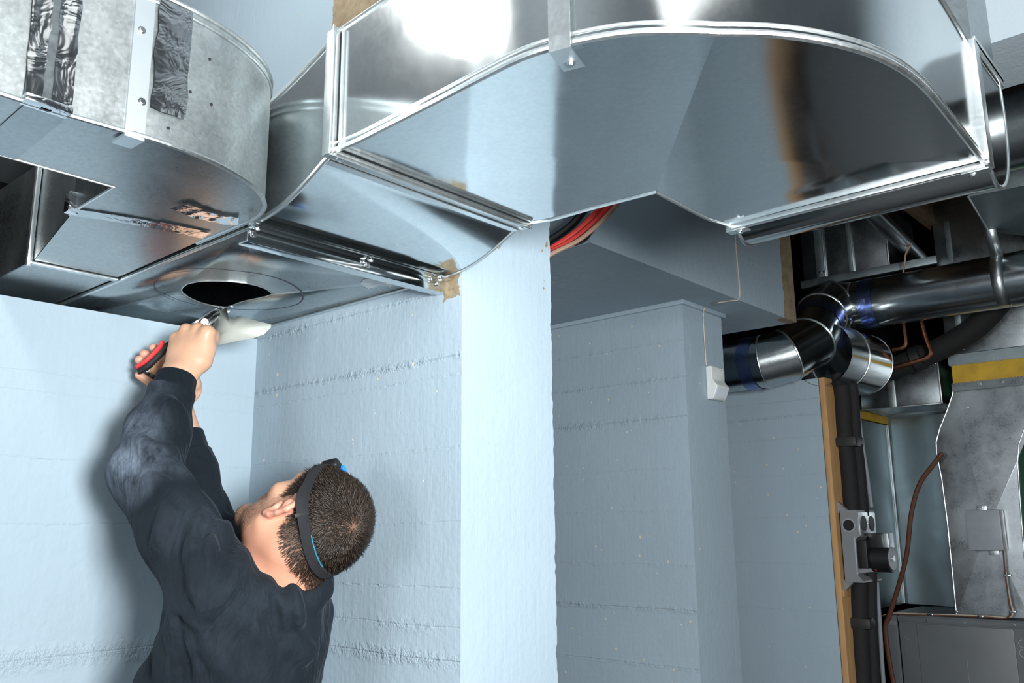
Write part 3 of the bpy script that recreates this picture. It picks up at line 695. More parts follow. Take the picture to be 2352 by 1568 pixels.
B().cyl((kx, y0p-.001, kz), (kx, y0p+.002, kz), .026, 24).obj('knockout_ring', M_boxg, pu); B().cyl((kx, y0p-.0025, kz), (kx, y0p, kz), .021, 24).obj('knockout', M_black, pu)
ym = (y0p+yE)/2; B().box((xB_, y0p+.012, z1-.36*Hb), (xB_+.003, yE-.012, z1-.03*Hb), .001).obj('outlet_plate', M_edge, pu)
for s in (-1, 1):
    b = B(); b.tube([(xB_+.002, ym+s*.042, z1-.19*Hb), (xB_+.0045, ym+s*.042, z1-.19*Hb)], .030, 24); o = b.obj('outlet_face', M_black, pu)
B().cyl((xB_+.003, ym, z1-.19*Hb), (xB_+.0055, ym, z1-.19*Hb), .005, 10).obj('plate_screw', M_screw, pu)
zc = z0+.36*Hb
B().box((xB_-.02, ym-.075, zc-.17*Hb), (xB_+.018, ym+.075, zc+.22*Hb), .004).obj('pump_volute', M_black, pu)
ax = at(2050, 1285, y=ym)[0]
B().cyl((xB_+.015, ym, zc-.01), (ax, ym, zc-.01), .052, 28).obj('pump_motor', M_black, pu)
B().box((xB_+.012, ym-.035, zc+.03), (ax-.02, ym+.035, zc+.085), .004).obj('terminal_box', M_black, pu)
B().box((ax-.022, ym-.03, zc+.030), (ax+.002, ym+.03, zc+.085), .002).obj('terminal_plate', M_edge, pu)
b = B(); b.cyl((ax, ym, zc-.01), (ax+.003, ym, zc-.01), .044, 28); b.obj('end_plate', M_boxg, pu); B().cyl((ax+.003, ym, zc-.01), (ax+.007, ym, zc-.01), .012, 14).obj('centre_cap', M_edge, pu)
for zz, s in ((z1, 1), (z0, -1)):
    b = B(); b.prism([(xA, y0p+.01, zz-s*.01), (xA+.04, y0p+.01, zz-s*.002), (xA+.003, y0p+.01, zz+s*.035), (xA, y0p+.01, zz+s*.035)], (0, .02, 0)); b.obj('mounting_lug', M_greyp, pu)
B().tube([(xB_+.01, ym-.02, zc-.18*Hb), (xB_+.03, ym-.03, zc-.19*Hb), (xB_+.05, ym-.01, zc-.17*Hb)], .003, 6).obj('red_lead', M_redp, pu)
pline('conduit', [(1966, 880, 2.66), (1970, 930, 2.66), (1978, 1000, 2.66), (1990, 1080, 2.66), (2002, 1165, 2.66)], .0085, M_boxg, 'slim grey conduit beside the foam pipes above the pump box', 'conduit', 'grey conduits', 10)
pline('conduit', [(2014, 1336, 2.66), (2020, 1420, 2.66), (2026, 1520, 2.66), (2034, 1640, 2.66)], .0085, M_boxg, 'slim grey conduit beside the foam pipes below the pump box', 'conduit', 'grey conduits', 10)

# ------------------------------------------------------------------ furnace corner
YF = 3.0
xL, zF = at(2062, 1412, y=YF)[0], at(2200, 1418, y=YF)[2]
fc = thing('furnace_cabinet', (.9, YF, 0), 'dark grey furnace cabinet at the lower right corner', 'furnace')
B().box((xL, YF, .001), (1.7, YF+.75, zF), .004).obj('cabinet_shell', M_cab, fc)
xd0, xd1 = at(2110, 1480, y=YF)[0], at(2332, 1480, y=YF)[0]
zd = at(2200, 1437, y=YF)[2]
B().box((xd0, YF-.006, .15), (xd1, YF, zd), .003).obj('door_panel', M_cab, fc)
B().box((xL, YF-.008, zF-.028), (1.7, YF-.0005, zF-.006), .002).obj('top_rail', M_cab, fc)
B().box((xd0+.19, YF-.0075, .2), (xd0+.192, YF-.005, zd-.12), .0005).obj('door_crease', M_greyp, fc)
for px, py in ((2086, 1460), (2089, 1493), (2350, 1478), (2352, 1500)):
    c = at(px, py, y=YF-.001); b = B(); b.tube([(c[0]+.016*math.cos(a), YF-.001, c[2]+.016*math.sin(a)) for a in np.linspace(1.8, 5.0, 10)], .0012, 6); b.obj('knockout_arc', M_edge, fc)
for px in (2130, 2216, 2330): screw(fc, (at(px, 1424, y=YF)[0], YF-.008, zF-.017), (0, -1, 0), .003)
xs0 = at(2030, 1450, y=YF)[0]
sp = thing('side_cabinet', (xs0, YF, 0), 'narrow grey cabinet panel left of the furnace', 'cabinet'); B().box((xs0, YF+.02, .001), (xL-.012, YF+.7, zF-.004), .003).obj('cabinet_shell', M_cab, sp)
B().box((xs0, YF+.016, zF-.05), (xL-.014, YF+.02, zF-.03), .001).obj('top_rail', M_greyp, sp)
# neck duct over the furnace
yn = YF+.03
outl = [(2197, 1413), (2188, 1320), (2176, 1200), (2163, 1100), (2151, 1040), (2150, 1015), (2158, 985), (2176, 940), (2188, 905), (2190, 892), (2420, 862), (2392, 905), (2356, 975), (2340, 1020), (2337, 1060), (2345, 1180), (2354, 1290), (2366, 1420)]
P3 = [at(x, y, y=yn) for x, y in outl]
nk = thing('neck_duct', (.8, yn, zF), 'shiny waisted sheet-metal duct rising from the furnace', 'duct')
b = B(); cpt = at(2268, 1215, y=yn-.004); cvv = b.bm.verts.new(cpt); vv = [b.bm.verts.new(p) for p in P3]
for i in range(len(vv)): b.bm.faces.new((cvv, vv[i], vv[(i+1) % len(vv)]))
o = b.obj('front_panel', galv('galvanized_mottled', (.44, .48, .51), .30, .08, .40, .03, 3, 200), nk, ang=180)
for e in o.data.edges:
    a, c = e.vertices
    if 0 in (a, c) and (a+c-1) in (0, 9, 11, 17): e.use_edge_sharp = True
b = B(); b.loft([[p, p+np.array((0, .4, 0))] for p in P3[:10]], closed=False); b.obj('side_panel', M_dark, nk)
b = B(); b.loft([[p, p+np.array((0, .03, 0))] for p in P3[10:]], closed=False); b.obj('side_panel', M_edge, nk)
b = B(); b.tube(P3[:10], .003, 8); b.obj('edge_seam', M_edge, nk); b = B(); b.tube(P3[11:], .003, 8); b.obj('edge_seam', M_edge, nk)
screw(nk, at(2196, 1405, y=yn-.002), (0, -1, 0)); screw(nk, at(2222, 935, y=yn-.002), (0, -1, 0), .003)
# yellow flexible connector and box above
xn0, xn1 = at(2182, 860, y=YF)[0], at(2450, 860, y=YF)[0]
zy0, zy1 = at(2186, 882, y=YF)[2], at(2183, 838, y=YF)[2]
fx = thing('flexible_connector', (xn0, YF, zy0), 'yellow canvas flexible connector between metal bands on the furnace duct', 'connector')
b = B(); b.box((xn0+.006, YF+.012, zy0-.01), (xn1, YF+.3, zy1+.01)); b.obj('canvas_band', M_yellow, fx)
def toothed(b, xx0, xx1, y, za, zb_, tooth, s):
    n = int((xx1-xx0)/.012); pts = []
    for i in range(n):
        pts += [(lerp(xx0, xx1, i/n), y, zb_), (lerp(xx0, xx1, (i+.5)/n), y, zb_+s*tooth)]
    b.prism([(xx0, y, za)]+pts+[(xx1, y, zb_), (xx1, y, za)], (0, .004, 0))
b = B(); toothed(b, xn0, xn1, YF+.006, zy0-.032, zy0, .006, 1); b.obj('lower_band', M_dark, fx)
b = B(); toothed(b, xn0-.003, xn1, YF+.006, zy1+.045, zy1, .006, -1); b.obj('upper_band', M_plen, fx)
for px in (2248, 2300): screw(fx, (at(px, 875, y=YF)[0], YF+.006, zy0-.008), (0, -1, 0), .006)
zb2 = at(2180, 700, y=YF)[2]
ub = thing('supply_duct', (xn0, YF, zy1), 'dark supply duct above the yellow connector at right', 'duct')
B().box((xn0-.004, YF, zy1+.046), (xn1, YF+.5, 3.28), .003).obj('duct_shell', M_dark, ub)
xx = at(2205, 780, y=YF)[0]; B().box((xx-.012, YF-.004, zy1+.06), (xx+.012, YF, 3.0), .001).obj('drive_cleat', M_plen, ub)
for dx in (-.008, .022): screw(ub, (xx+dx, YF-.004, zy1+.075), (0, -1, 0), .004)
# square duct, plenum behind
ys = 3.08
xq0, xq1 = at(1975, 890, y=ys)[0], at(2158, 880, y=ys)[0]; zq0, zq1 = at(2080, 931, y=ys)[2], at(2080, 834, y=ys)[2]
sq = thing('branch_duct', (xq0, ys, zq0), 'smudged square duct with a strap left of the yellow connector', 'duct')
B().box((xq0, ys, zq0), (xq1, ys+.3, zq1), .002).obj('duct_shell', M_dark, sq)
xx = at(2047, 890, y=ys)[0]; B().box((xx-.016, ys-.004, zq0-.002), (xx+.016, ys-.0005, zq1), .001).obj('strap_band', M_edge, sq)
b = B(); b.box((xq1-.003, ys-.006, zq0-.005), (xq1+.005, ys+.004, zq1+.01), .001); b.obj('corner_seam', M_edge, sq)
b = B(); b.box((xq0, ys-.005, zq0-.006), (xq1+.004, ys+.004, zq0-.001), .001); b.obj('bottom_lip', M_edge, sq)
for dx in (-.03, -.012): screw(sq, (xq1+dx, ys-.001, zq1-.012), (0, -1, 0), .006)
yp = 3.55; xa2 = at(2060, 1200, y=yp)[0]
ztp = at(2100, 945, y=yp)[2]
pm = thing('return_plenum', (xa2, yp, zF), 'grey-blue return plenum with bent sheet behind the brown cable', 'plenum')
B().box((xa2, yp, zF+.002), (xn0+.06, yp+.4, ztp), .003).obj('back_panel', M_plen, pm)
B().box((-.2, 2.96, zF+.002), (xa2-.001, yp+.4, ztp-.06), .003).obj('side_panel', M_plen, pm)
B().box((-.2, 2.955, ztp-.055), (xa2+.002, yp+.39, ztp-.015), .001).obj('yellow_joint', M_yellow, pm)
B().box((-.2, 2.955, ztp-.013), (xa2, yp+.4, ztp+.05), .001).obj('top_band', M_plen, pm); B().box((xa2, yp-.012, ztp-.013), (xn0+.06, yp+.4, ztp+.05), .001).obj('top_band', M_plen, pm)
b = B(); b.tube([(xa2+.003, yp-.003, zF+.005), (xa2+.003, yp-.003, ztp-.06)], .006, 6); b.obj('corner_seam', M_edge, pm)
b = B(); b.loft([[(lerp(xa2+.02, xn0+.05, t), yp-.004-.05*math.sin(math.pi*t)**2, zz) for t in np.linspace(0, 1, 16)] for zz in (zF+.003, ztp-.03)], closed=False); b.obj('bowed_panel', M_plen, pm)
# hose, copper, cables
cable('insulated_hose', [at(x, y, y=2.9) for x, y in ((1960, 868), (2040, 850), (2110, 822), (2180, 790), (2240, 752), (2290, 700), (2320, 650))], .05, M_foam, 'thick black foam hose drooping behind the long upper pipe', 'hose', None, 16)
c = at(2105, 824, y=2.88); c2 = at(2098, 827, y=2.88); c3 = at(2118, 819, y=2.88)
tag(B().cyl(c2, c3, .058, 18).obj('hose_sleeve', M_rubber), 'black sleeve joint on the drooping foam hose', 'sleeve')
cable('copper_pipe', [at(x, y, y=2.76) for x, y in ((2072, 715), (2076, 750), (2080, 778), (2079, 792), (2070, 799), (2050, 803))], .009, M_copper, 'short bent copper tube beside the bright round collar', 'pipe', None, 10)
cp = cable('copper_pipe', [at(x, y, y=2.76) for x, y in ((2110, 710), (2118, 745), (2128, 780), (2137, 806), (2134, 817), (2122, 824), (2090, 834), (2035, 849))], .0095, M_copper, 'long bent copper tube dropping in front of the black hose', 'pipe', None, 10)
cable('brown_cable', [at(x, y, y=2.95) for x, y in ((2165, 1040), (2143, 1068), (2112, 1112), (2093, 1180), (2083, 1270), (2064, 1345), (2042, 1415), (2034, 1440), (2040, 1500), (2054, 1575), (2070, 1640))], .0105, M_brown, 'thick brown cord hanging between pump box and shiny duct', 'cord', None, 10)
jc0, jc1 = at(2226, 1264, y=YF-.03), at(2298, 1170, y=YF-.03)
jb = thing('junction_box', (jc0[0], YF, jc0[2]), 'small grey junction box on the shiny waisted duct', 'box')
B().box((jc0[0], YF-.035, jc0[2]), (jc1[0]-.004, YF+.014, jc1[2]), .007).obj('box_lid', M_boxg, jb)
B().box((jc0[0]+.004, YF-.02, jc0[2]+.004), (jc1[0], YF+.015, jc1[2]-.004), .003).obj('box_body', M_greyp, jb)
for zz, xo in ((jc1[2], .42), (jc0[2], .62)):
    xm = lerp(jc0[0], jc1[0], xo); b = B(); b.box((xm-.02, YF+.006, zz-.018), (xm+.02, YF+.009, zz+.018), .001); b.obj('mounting_tab', M_edge, jb); screw(jb, (xm, YF+.006, zz+(.012 if zz == jc1[2] else -.012)), (0, -1, 0), .003)
wp = [(2296, 1210), (2304, 1250), (2311, 1320), (2322, 1385), (2327, 1403), (2318, 1417), (2270, 1415), (2200, 1412), (2120, 1410), (2060, 1408), (2030, 1412)]
cable('thermostat_wire', [at(x, y, y=YF-.012) for x, y in wp], .0035, M_cream, 'thin cream wire from the junction box along the furnace top', 'wire', None, 6)
cable('thermostat_wire', [at(x-4+3*math.sin(i), y+2, y=YF-.014) for i, (x, y) in enumerate(wp)], .0035, M_brown, 'thin brown wire twisted with the cream wire on the furnace', 'wire', None, 6)
for px, py in ((2313, 1321), (2325, 1405), (2252, 1415), (2136, 1411)):
    c = at(px, py, y=YF-.014); tag(B().box((c[0]-.012, YF-.018, c[2]-.004), (c[0]+.012, YF-.004, c[2]+.004), .002).obj('wire_clip', M_screw), 'small metal clip holding the twisted wires on the furnace', 'clip', 'wire clips')
gx = at(2330, 1050, y=4.0)[0]
tag(B().box((gx, 4.0, .001), (gx+.8, 4.5, 2.6), .01).obj('green_cabinet', M_green), 'green painted cabinet seen past the shiny duct at right edge', 'cabinet')
# ------------------------------------------------------------------ signed-distance modelling for the man
class Field:
    def __init__(s, lo, hi, h):
        s.lo = np.array(lo, float); s.h = h; s.n = np.ceil((np.array(hi)-s.lo)/h).astype(int)+1
        s.d = np.full(tuple(s.n), .2, np.float32)
    def sub(s, lo, hi):
        a = np.maximum(0, np.floor((np.array(lo)-s.lo)/s.h).astype(int)); b = np.minimum(s.n, np.ceil((np.array(hi)-s.lo)/s.h).astype(int)+1)
        if (b <= a).any(): return None, None
        ax = [(s.lo[i]+s.h*np.arange(a[i], b[i])).astype(np.float32) for i in range(3)]
        return tuple(slice(a[i], b[i]) for i in range(3)), np.meshgrid(*ax, indexing='ij')
    def put(s, lo, hi, fn, k, mode='add'):
        m = max(.03, k*1.2); sl, X = s.sub(np.array(lo)-m, np.array(hi)+m)
        if sl is None: return
        p = fn(*X).astype(np.float32); d = s.d[sl]
        if mode == 'add':
            h = np.maximum(k-np.abs(d-p), 0)/max(k, 1e-6); s.d[sl] = np.minimum(d, p)-h*h*k*.25
        else:
            p = -p; h = np.maximum(k-np.abs(d-p), 0)/max(k, 1e-6); s.d[sl] = np.maximum(d, p)+h*h*k*.25
    def cone(s, a, b, ra, rb, k=.01, mode='add'):
        a = np.array(a, float); b = np.array(b, float); v = b-a; L2 = max(v@v, 1e-12); r = max(ra, rb)
        def fn(X, Y, Z):
            t = np.clip(((X-a[0])*v[0]+(Y-a[1])*v[1]+(Z-a[2])*v[2])/L2, 0, 1)
            return np.sqrt((X-a[0]-t*v[0])**2+(Y-a[1]-t*v[1])**2+(Z-a[2]-t*v[2])**2)-(ra+(rb-ra)*t)
        s.put(np.minimum(a, b)-r, np.maximum(a, b)+r, fn, k, mode)
    def chain(s, pts, rs, k=.008, mode='add'):
        for i in range(len(pts)-1): s.cone(pts[i], pts[i+1], rs[i] if hasattr(rs, '__len__') else rs, rs[i+1] if hasattr(rs, '__len__') else rs, k, mode)
    def ell(s, c, ax, rad, k=.01, mode='add'):
        c = np.array(c, float); ax = np.array(ax, float); rad = np.array(rad, float); R = rad.max()
        def fn(X, Y, Z):
            q = [((X-c[0])*e[0]+(Y-c[1])*e[1]+(Z-c[2])*e[2])/r for e, r in zip(ax, rad)]
            k0 = np.sqrt(q[0]**2+q[1]**2+q[2]**2); k1 = np.sqrt((q[0]/rad[0])**2+(q[1]/rad[1])**2+(q[2]/rad[2])**2)
            return k0*(k0-1)/np.maximum(k1, 1e-6)
        s.put(c-R, c+R, fn, k, mode)
    def cut(s, p, n, lo, hi):                # remove what lies on the +n side of the plane, inside a box
        p = np.array(p, float); n = np.array(n, float); n /= np.linalg.norm(n)
        sl, X = s.sub(lo, hi); q = ((X[0]-p[0])*n[0]+(X[1]-p[1])*n[1]+(X[2]-p[2])*n[2]).astype(np.float32)
        s.d[sl] = np.maximum(s.d[sl], q)
    def val(s, P):
        i = np.clip(np.round((np.asarray(P)-s.lo)/s.h).astype(int), 0, s.n-1); return s.d[tuple(np.moveaxis(i, -1, 0))]
    def hit(s, px, py, d0=1.2, d1=2.2):
        t = np.arange(d0, d1, .002); P = CAM+np.outer(t, ray(px, py)); v = s.val(P); w_ = np.where(v < 0)[0]
        return P[w_[0]] if len(w_) else None
    def grad(s, P):
        e = s.h*1.5; g = np.stack([s.val(P+np.eye(3)[i]*e)-s.val(P-np.eye(3)[i]*e) for i in range(3)], -1)
        return g/np.maximum(np.linalg.norm(g, axis=-1, keepdims=True), 1e-9)
    def mesh(s, name):
        d = s.d; sg = d < 0; n = s.n-1
        cnt = np.zeros(tuple(n), np.int8)
        for i in (0, 1):
            for j in (0, 1):
                for k in (0, 1): cnt += sg[i:n[0]+i, j:n[1]+j, k:n[2]+k]
        mixed = (cnt > 0) & (cnt < 8); idx = np.argwhere(mixed)
        mp = np.full(tuple(n), -1, np.int32); mp[mixed] = np.arange(len(idx))
        acc = np.zeros((len(idx), 3)); c = np.zeros(len(idx))
        cs = [(0, 0, 0), (1, 0, 0), (0, 1, 0), (1, 1, 0), (0, 0, 1), (1, 0, 1), (0, 1, 1), (1, 1, 1)]
        vals = [d[idx[:, 0]+a, idx[:, 1]+b, idx[:, 2]+e].astype(float) for a, b, e in cs]
        for i in range(8):
            for j in range(i+1, 8):
                df = np.array(cs[j])-np.array(cs[i])
                if np.abs(df).sum() != 1: continue
                m_ = (vals[i] < 0) != (vals[j] < 0); t = np.where(m_, vals[i]/np.where(m_, vals[i]-vals[j], 1), 0)
                acc[m_] += (np.array(cs[i])+t[:, None]*df)[m_]; c[m_] += 1
        V = s.lo+s.h*(idx+acc/c[:, None]); Q = []
        for ax in range(3):
            o1, o2 = [(1, 2), (2, 0), (0, 1)][ax]
            a = [slice(None)]*3; b = [slice(None)]*3; a[ax] = slice(0, -1); b[ax] = slice(1, None)
            df = sg[tuple(a)] != sg[tuple(b)]; e = np.argwhere(df)
            e = e[(e[:, o1] > 0) & (e[:, o2] > 0) & (e[:, o1] < n[o1]) & (e[:, o2] < n[o2])]
            q = []
            for u, v in ((1, 1), (0, 1), (0, 0), (1, 0)):
                f = e.copy(); f[:, o1] -= u; f[:, o2] -= v; q.append(mp[f[:, 0], f[:, 1], f[:, 2]])
            q = np.stack(q, 1); flip = ~sg[e[:, 0], e[:, 1], e[:, 2]]; q[flip] = q[flip][:, ::-1]; Q.append(q)
        Q = np.concatenate(Q); Q = Q[(Q >= 0).all(1)]
        me = bpy.data.meshes.new(name); me.from_pydata(V.tolist(), [], Q.tolist()); return me, V

pt = lambda x, y, d: at(x, y, d=d)
HW = (Vector(pt(408, 868, 1.80)),)
# head frame: face turned up, and away to the left of the picture
FB = -1.0*RT+.06*np.array([FW[0], FW[1], 0])/np.hypot(FW[0], FW[1]); FB -= UP*(FB@UP)*0; FB[2] = 0; FB /= np.linalg.norm(FB)
ZU = np.array([0, 0, 1.0]); tb = math.radians(66)
Fv = math.cos(tb)*FB+math.sin(tb)*ZU; Uv = -math.sin(tb)*FB+math.cos(tb)*ZU; Lv = np.cross(ZU, FB)
_al = math.radians(37); Fv, Lv = math.cos(_al)*Fv-math.sin(_al)*Lv, math.cos(_al)*Lv+math.sin(_al)*Fv
HC = pt(708, 1203, 1.62); HS = .975
AX = (Fv, Lv, Uv)
hp = lambda f, l, u: HC+HS*(f*Fv+l*Lv+u*Uv)
def hco(P): q = (np.asarray(P)-HC)/HS; return q@Fv, q@Lv, q@Uv

S_L, S_R = pt(503, 1366, 1.53), pt(648, 1408, 1.69)
E_L, W_L = pt(333, 1088, 1.68), pt(408, 862, 1.80)
E_R, W_R = pt(468, 1195, 1.86), pt(404, 915, 1.93)
NB = pt(644, 1352, 1.62)
CH = lerp(S_L, S_R, .5)+np.array((0, 0, -.10))
PEL = pt(508, 1640, 1.55); PEL[2] = 1.0
SD = (S_R-S_L); SD[2] = 0; SD /= np.linalg.norm(SD); FD = np.cross(ZU, SD)
if FD@FB < 0: FD = -FD
BAX = (SD, FD, ZU)

bf = Field((-.01, -.62, 1.15), (.86, .32, 2.16), .0026)
# --- head
bf.ell(hp(-.012, 0, .028), AX, (.098*HS, .077*HS, .092*HS), .01)
bf.ell(hp(.03, 0, -.04), AX, (.062*HS, .060*HS, .085*HS), .03)
bf.ell(hp(.055, 0, .03), AX, (.042*HS, .058*HS, .05*HS), .03)
for s in (-1, 1):
    bf.cone(hp(-.004, s*.056, -.058), hp(.068, s*.020, -.108), .020, .019, .025)
    bf.ell(hp(.055, s*.043, -.028), AX, (.026, .024, .02), .02)
    bf.cone(hp(.082, s*.012, .018), hp(.072, s*.045, .020), .010, .009, .012)
    bf.ell(hp(.092, s*.031, 0), AX, (.016, .016, .011), .012, 'cut')
    bf.ell(hp(.074, s*.031, -.001), AX, (.0125, .0125, .0125), .003)
    bf.cone(hp(.088, s*.031, .008), hp(.082, s*.045, .004), .003, .002, .004)
bf.cone(hp(.066, -.02, -.112), hp(.066, .02, -.112), .017, .017, .02)
bf.chain([hp(.086, 0, .012), hp(.100, 0, -.012), hp(.114, 0, -.036)], [.007, .008, .0105], .01)
for s in (-1, 1): bf.ell(hp(.103, s*.012, -.040), AX, (.009, .008, .008), .006)
bf.cone(hp(.094, -.02, -.066), hp(.094, .02, -.066), .007, .007, .008); bf.cone(hp(.091, -.018, -.079), hp(.091, .018, -.079), .008, .008, .008)
bf.cone(hp(.104, -.022, -.0725), hp(.104, .022, -.0725), .0018, .0018, .003, 'cut')
# --- ears: shell, rim, lobe
for s in (-1, 1):
    e = lambda f, u, l: hp(f-.012, s*(.074+l), u-.012)
    bf.cone(e(.004, -.026, .002), e(-.006, .014, .006), .010, .013, .008)
    bf.chain([e(.012, .014, .002), e(.008, .030, .010), e(-.006, .037, .016), e(-.020, .030, .020), e(-.024, .012, .021), e(-.017, -.008, .016), e(-.006, -.026, .010), e(.004, -.034, .007)], [.003, .0042, .0048, .005, .005, .0048, .0052, .0062], .004)
    bf.chain([e(-.006, .026, .010), e(-.014, .012, .012), e(-.008, -.010, .010)], .0042, .004)
    bf.ell(e(.002, -.004, .010), AX, (.010, .008, .012), .004, 'cut'); bf.cone(e(.012, -.004, .004), e(.012, -.012, .005), .005, .004, .004)
# --- neck, torso core
bf.cone(hp(-.042, 0, -.035), NB, .060, .066, .03)
bf.cone(hp(.0, 0, -.07), lerp(NB, CH, .1)+FD*.02, .052, .058, .03)
bf.cone(NB+np.array((0, 0, -.02)), CH, .07, .10, .05)
bf.cone(S_L, S_R, .05, .05, .05); bf.cone(CH, PEL+np.array((0, 0, .2)), .10, .10, .05)
# --- arms
bf.chain([S_L, E_L], [.055, .042], .02); bf.chain([E_L, lerp(E_L, W_L, .35), W_L], [.042, .043, .029], .02)
bf.chain([S_R, E_R], [.055, .042], .02); bf.chain([E_R, lerp(E_R, W_R, .35), W_R], [.042, .043, .0285], .02)
# --- left fist (back of the hand towards the room)
KN = [pt(476, 764, 1.835), pt(455, 755, 1.846), pt(428, 757, 1.852), pt(404, 776, 1.852)]
KR = [.0128, .0132, .0128, .0115]
aw = np.array([FW[0], FW[1], 0]); aw /= np.linalg.norm(aw)
hup = KN[1]-W_L; hup /= np.linalg.norm(hup); hsd = KN[0]-KN[3]; hsd /= np.linalg.norm(hsd)
for kp, kr, st in zip(KN, KR, (.018, .006, -.006, -.018)):
    bf.cone(W_L+hsd*st*.8, lerp(W_L, kp, .55)+aw*.006, .021, .0185, .014); bf.cone(lerp(W_L, kp, .5)+aw*.006, kp, .0185, kr, .012)
    p1 = kp+aw*.036+hup*.004; p2 = p1-hup*.026+aw*.006; p3 = p2-hup*.012-aw*.020
    bf.chain([kp, p1, p2, p3], [kr*.98, kr*.86, kr*.8, kr*.7], .004)
bf.ell(lerp(W_L, lerp(KN[1], KN[2], .5), .55)+aw*.012, (hsd, hup, np.cross(hsd, hup)), (.036, .043, .019), .02)
th = [W_L+hsd*.022+aw*.008, pt(462, 828, 1.825), pt(474, 802, 1.835), pt(482, 780, 1.86), pt(474, 765, 1.885)]
bf.chain(th, [.019, .019, .0155, .0125, .0100], .014)
bf.cone(pt(462, 828, 1.83), KN[0], .015, .012, .016)
# --- right hand round the handles: four separate fingertips towards the left
fr = [([(432, 862, 1.925), (402, 838, 1.925), (378, 815, 1.912), (352, 798, 1.892)], [.0115, .0108, .0100, .0090]),
      ([(426, 872, 1.925), (390, 850, 1.930), (362, 830, 1.915), (331, 812, 1.893)], [.0115, .0108, .0104, .0094]),
      ([(422, 884, 1.925), (382, 868, 1.928), (350, 848, 1.915), (319, 826, 1.893)], [.0112, .0104, .0100, .0090]),
      ([(418, 898, 1.92), (380, 893, 1.918), (350, 882, 1.900), (319, 861, 1.885)], [.0108, .0098, .0092, .0086])]
for pts_, rs in fr:
    Q_ = [pt(*q) for q in pts_]; bf.chain(Q_, rs, .0025); bf.cone(W_R, Q_[0], .022, .0125, .014)
bf.ell(pt(428, 890, 1.925), (RT, UP, FW), (.034, .036, .018), .015)
bf.chain([W_R, pt(440, 880, 1.91), pt(440, 842, 1.91), pt(425, 818, 1.905)], [.02, .016, .0125, .010], .01)
me, V = bf.mesh('person')
skin = N('skin'); att = skin.new('ShaderNodeAttribute', attribute_name='tint'); nz = skin.noise(60, 4)
skin.base(skin.mix(skin.math('MULTIPLY', skin.ramp(nz, .35, .7), .25), att.outputs['Color'], (.55, .25, .17)))
skin.rough(.48); skin.p.inputs['Subsurface Weight'].default_value = .12; skin.p.inputs['Subsurface Radius'].default_value = (.012, .005, .003); skin.p.inputs['Subsurface Scale'].default_value = .5
skin.bump(skin.noise(240, 3), .12, .002)
# colour of skin, scalp and stubble, by place on the head
f, l, u = hco(V); al = np.abs(l)
head = (np.abs(f) < .14) & (al < .11) & (u > -.16) & (u < .15)
nz3 = np.clip(rng.normal(0, .8, len(V)), -1, 1)
def hairmask(f, al, u):
    line = np.interp(f, [-.13, -.075, -.05, -.035, -.025, .0, .022, .034, .046, .07, .085, .1], [-.030, -.033, -.028, -.006, .016, .026, -.012, -.004, .035, .060, .072, .09])
    return (u - line)
hm = hairmask(f, al, u); ear = (al > .0745*HS/HS) & (f > -.045) & (f < .012) & (u < .03) & (u > -.055)
col = np.tile(np.array((.55, .335, .22)), (len(V), 1))
red = np.clip(1-np.linalg.norm(V-lerp(NB, hp(-.03, .03, -.06), .4), axis=1)/.16, 0, 1)[:, None]
col = col*(1-red*.8)+np.array((.60, .205, .135))*red*.8
er = (ear & head)[:, None]*.7; col = col*(1-er)+np.array((.64, .27, .20))*er
stub = head & (u < -.028) & (f > -.012-(u+.03)*.2) & (u > -.14)
stk = np.clip((-.022-u)/.03, 0, 1)*np.clip((f+.012)/.025, 0, 1)*stub
side = head & (f > .005) & (f < .034) & (u < .01) & (u > -.05) & (al > .05)
stk = np.maximum(stk, side*.75)
stk = (stk*(.62+.3*nz3))[:, None]; col = col*(1-stk)+np.array((.10, .065, .045))*stk
hk = (np.clip(hm/.012, 0, 1)*head*(~ear))[:, None]
fade = np.clip((u+.05)/.06, .92, 1)[:, None]
hk = hk*np.where(u[:, None] < .02, fade, 1)
col = col*(1-hk*.93)+np.array((.040, .026, .018))*hk*.93
fg = np.zeros(len(V))
for pts_, rs in fr: fg = np.maximum(fg, np.clip(1-np.linalg.norm(V-pt(*pts_[3]), axis=1)/.035, 0, 1))
fg = (fg*.6)[:, None]; col = col*(1-fg)+np.array((.62, .27, .21))*fg
ca = me.color_attributes.new('tint', 'FLOAT_COLOR', 'POINT'); ca.data.foreach_set('color', np.concatenate([col, np.ones((len(V), 1))], 1).astype(np.float32).ravel())
man = link(me, 'person', skin.m, None, 180, loc=(PEL[0], PEL[1], 0))
tag(man, 'man in a dark sweatshirt looking up and cutting the duct overhead', 'person')
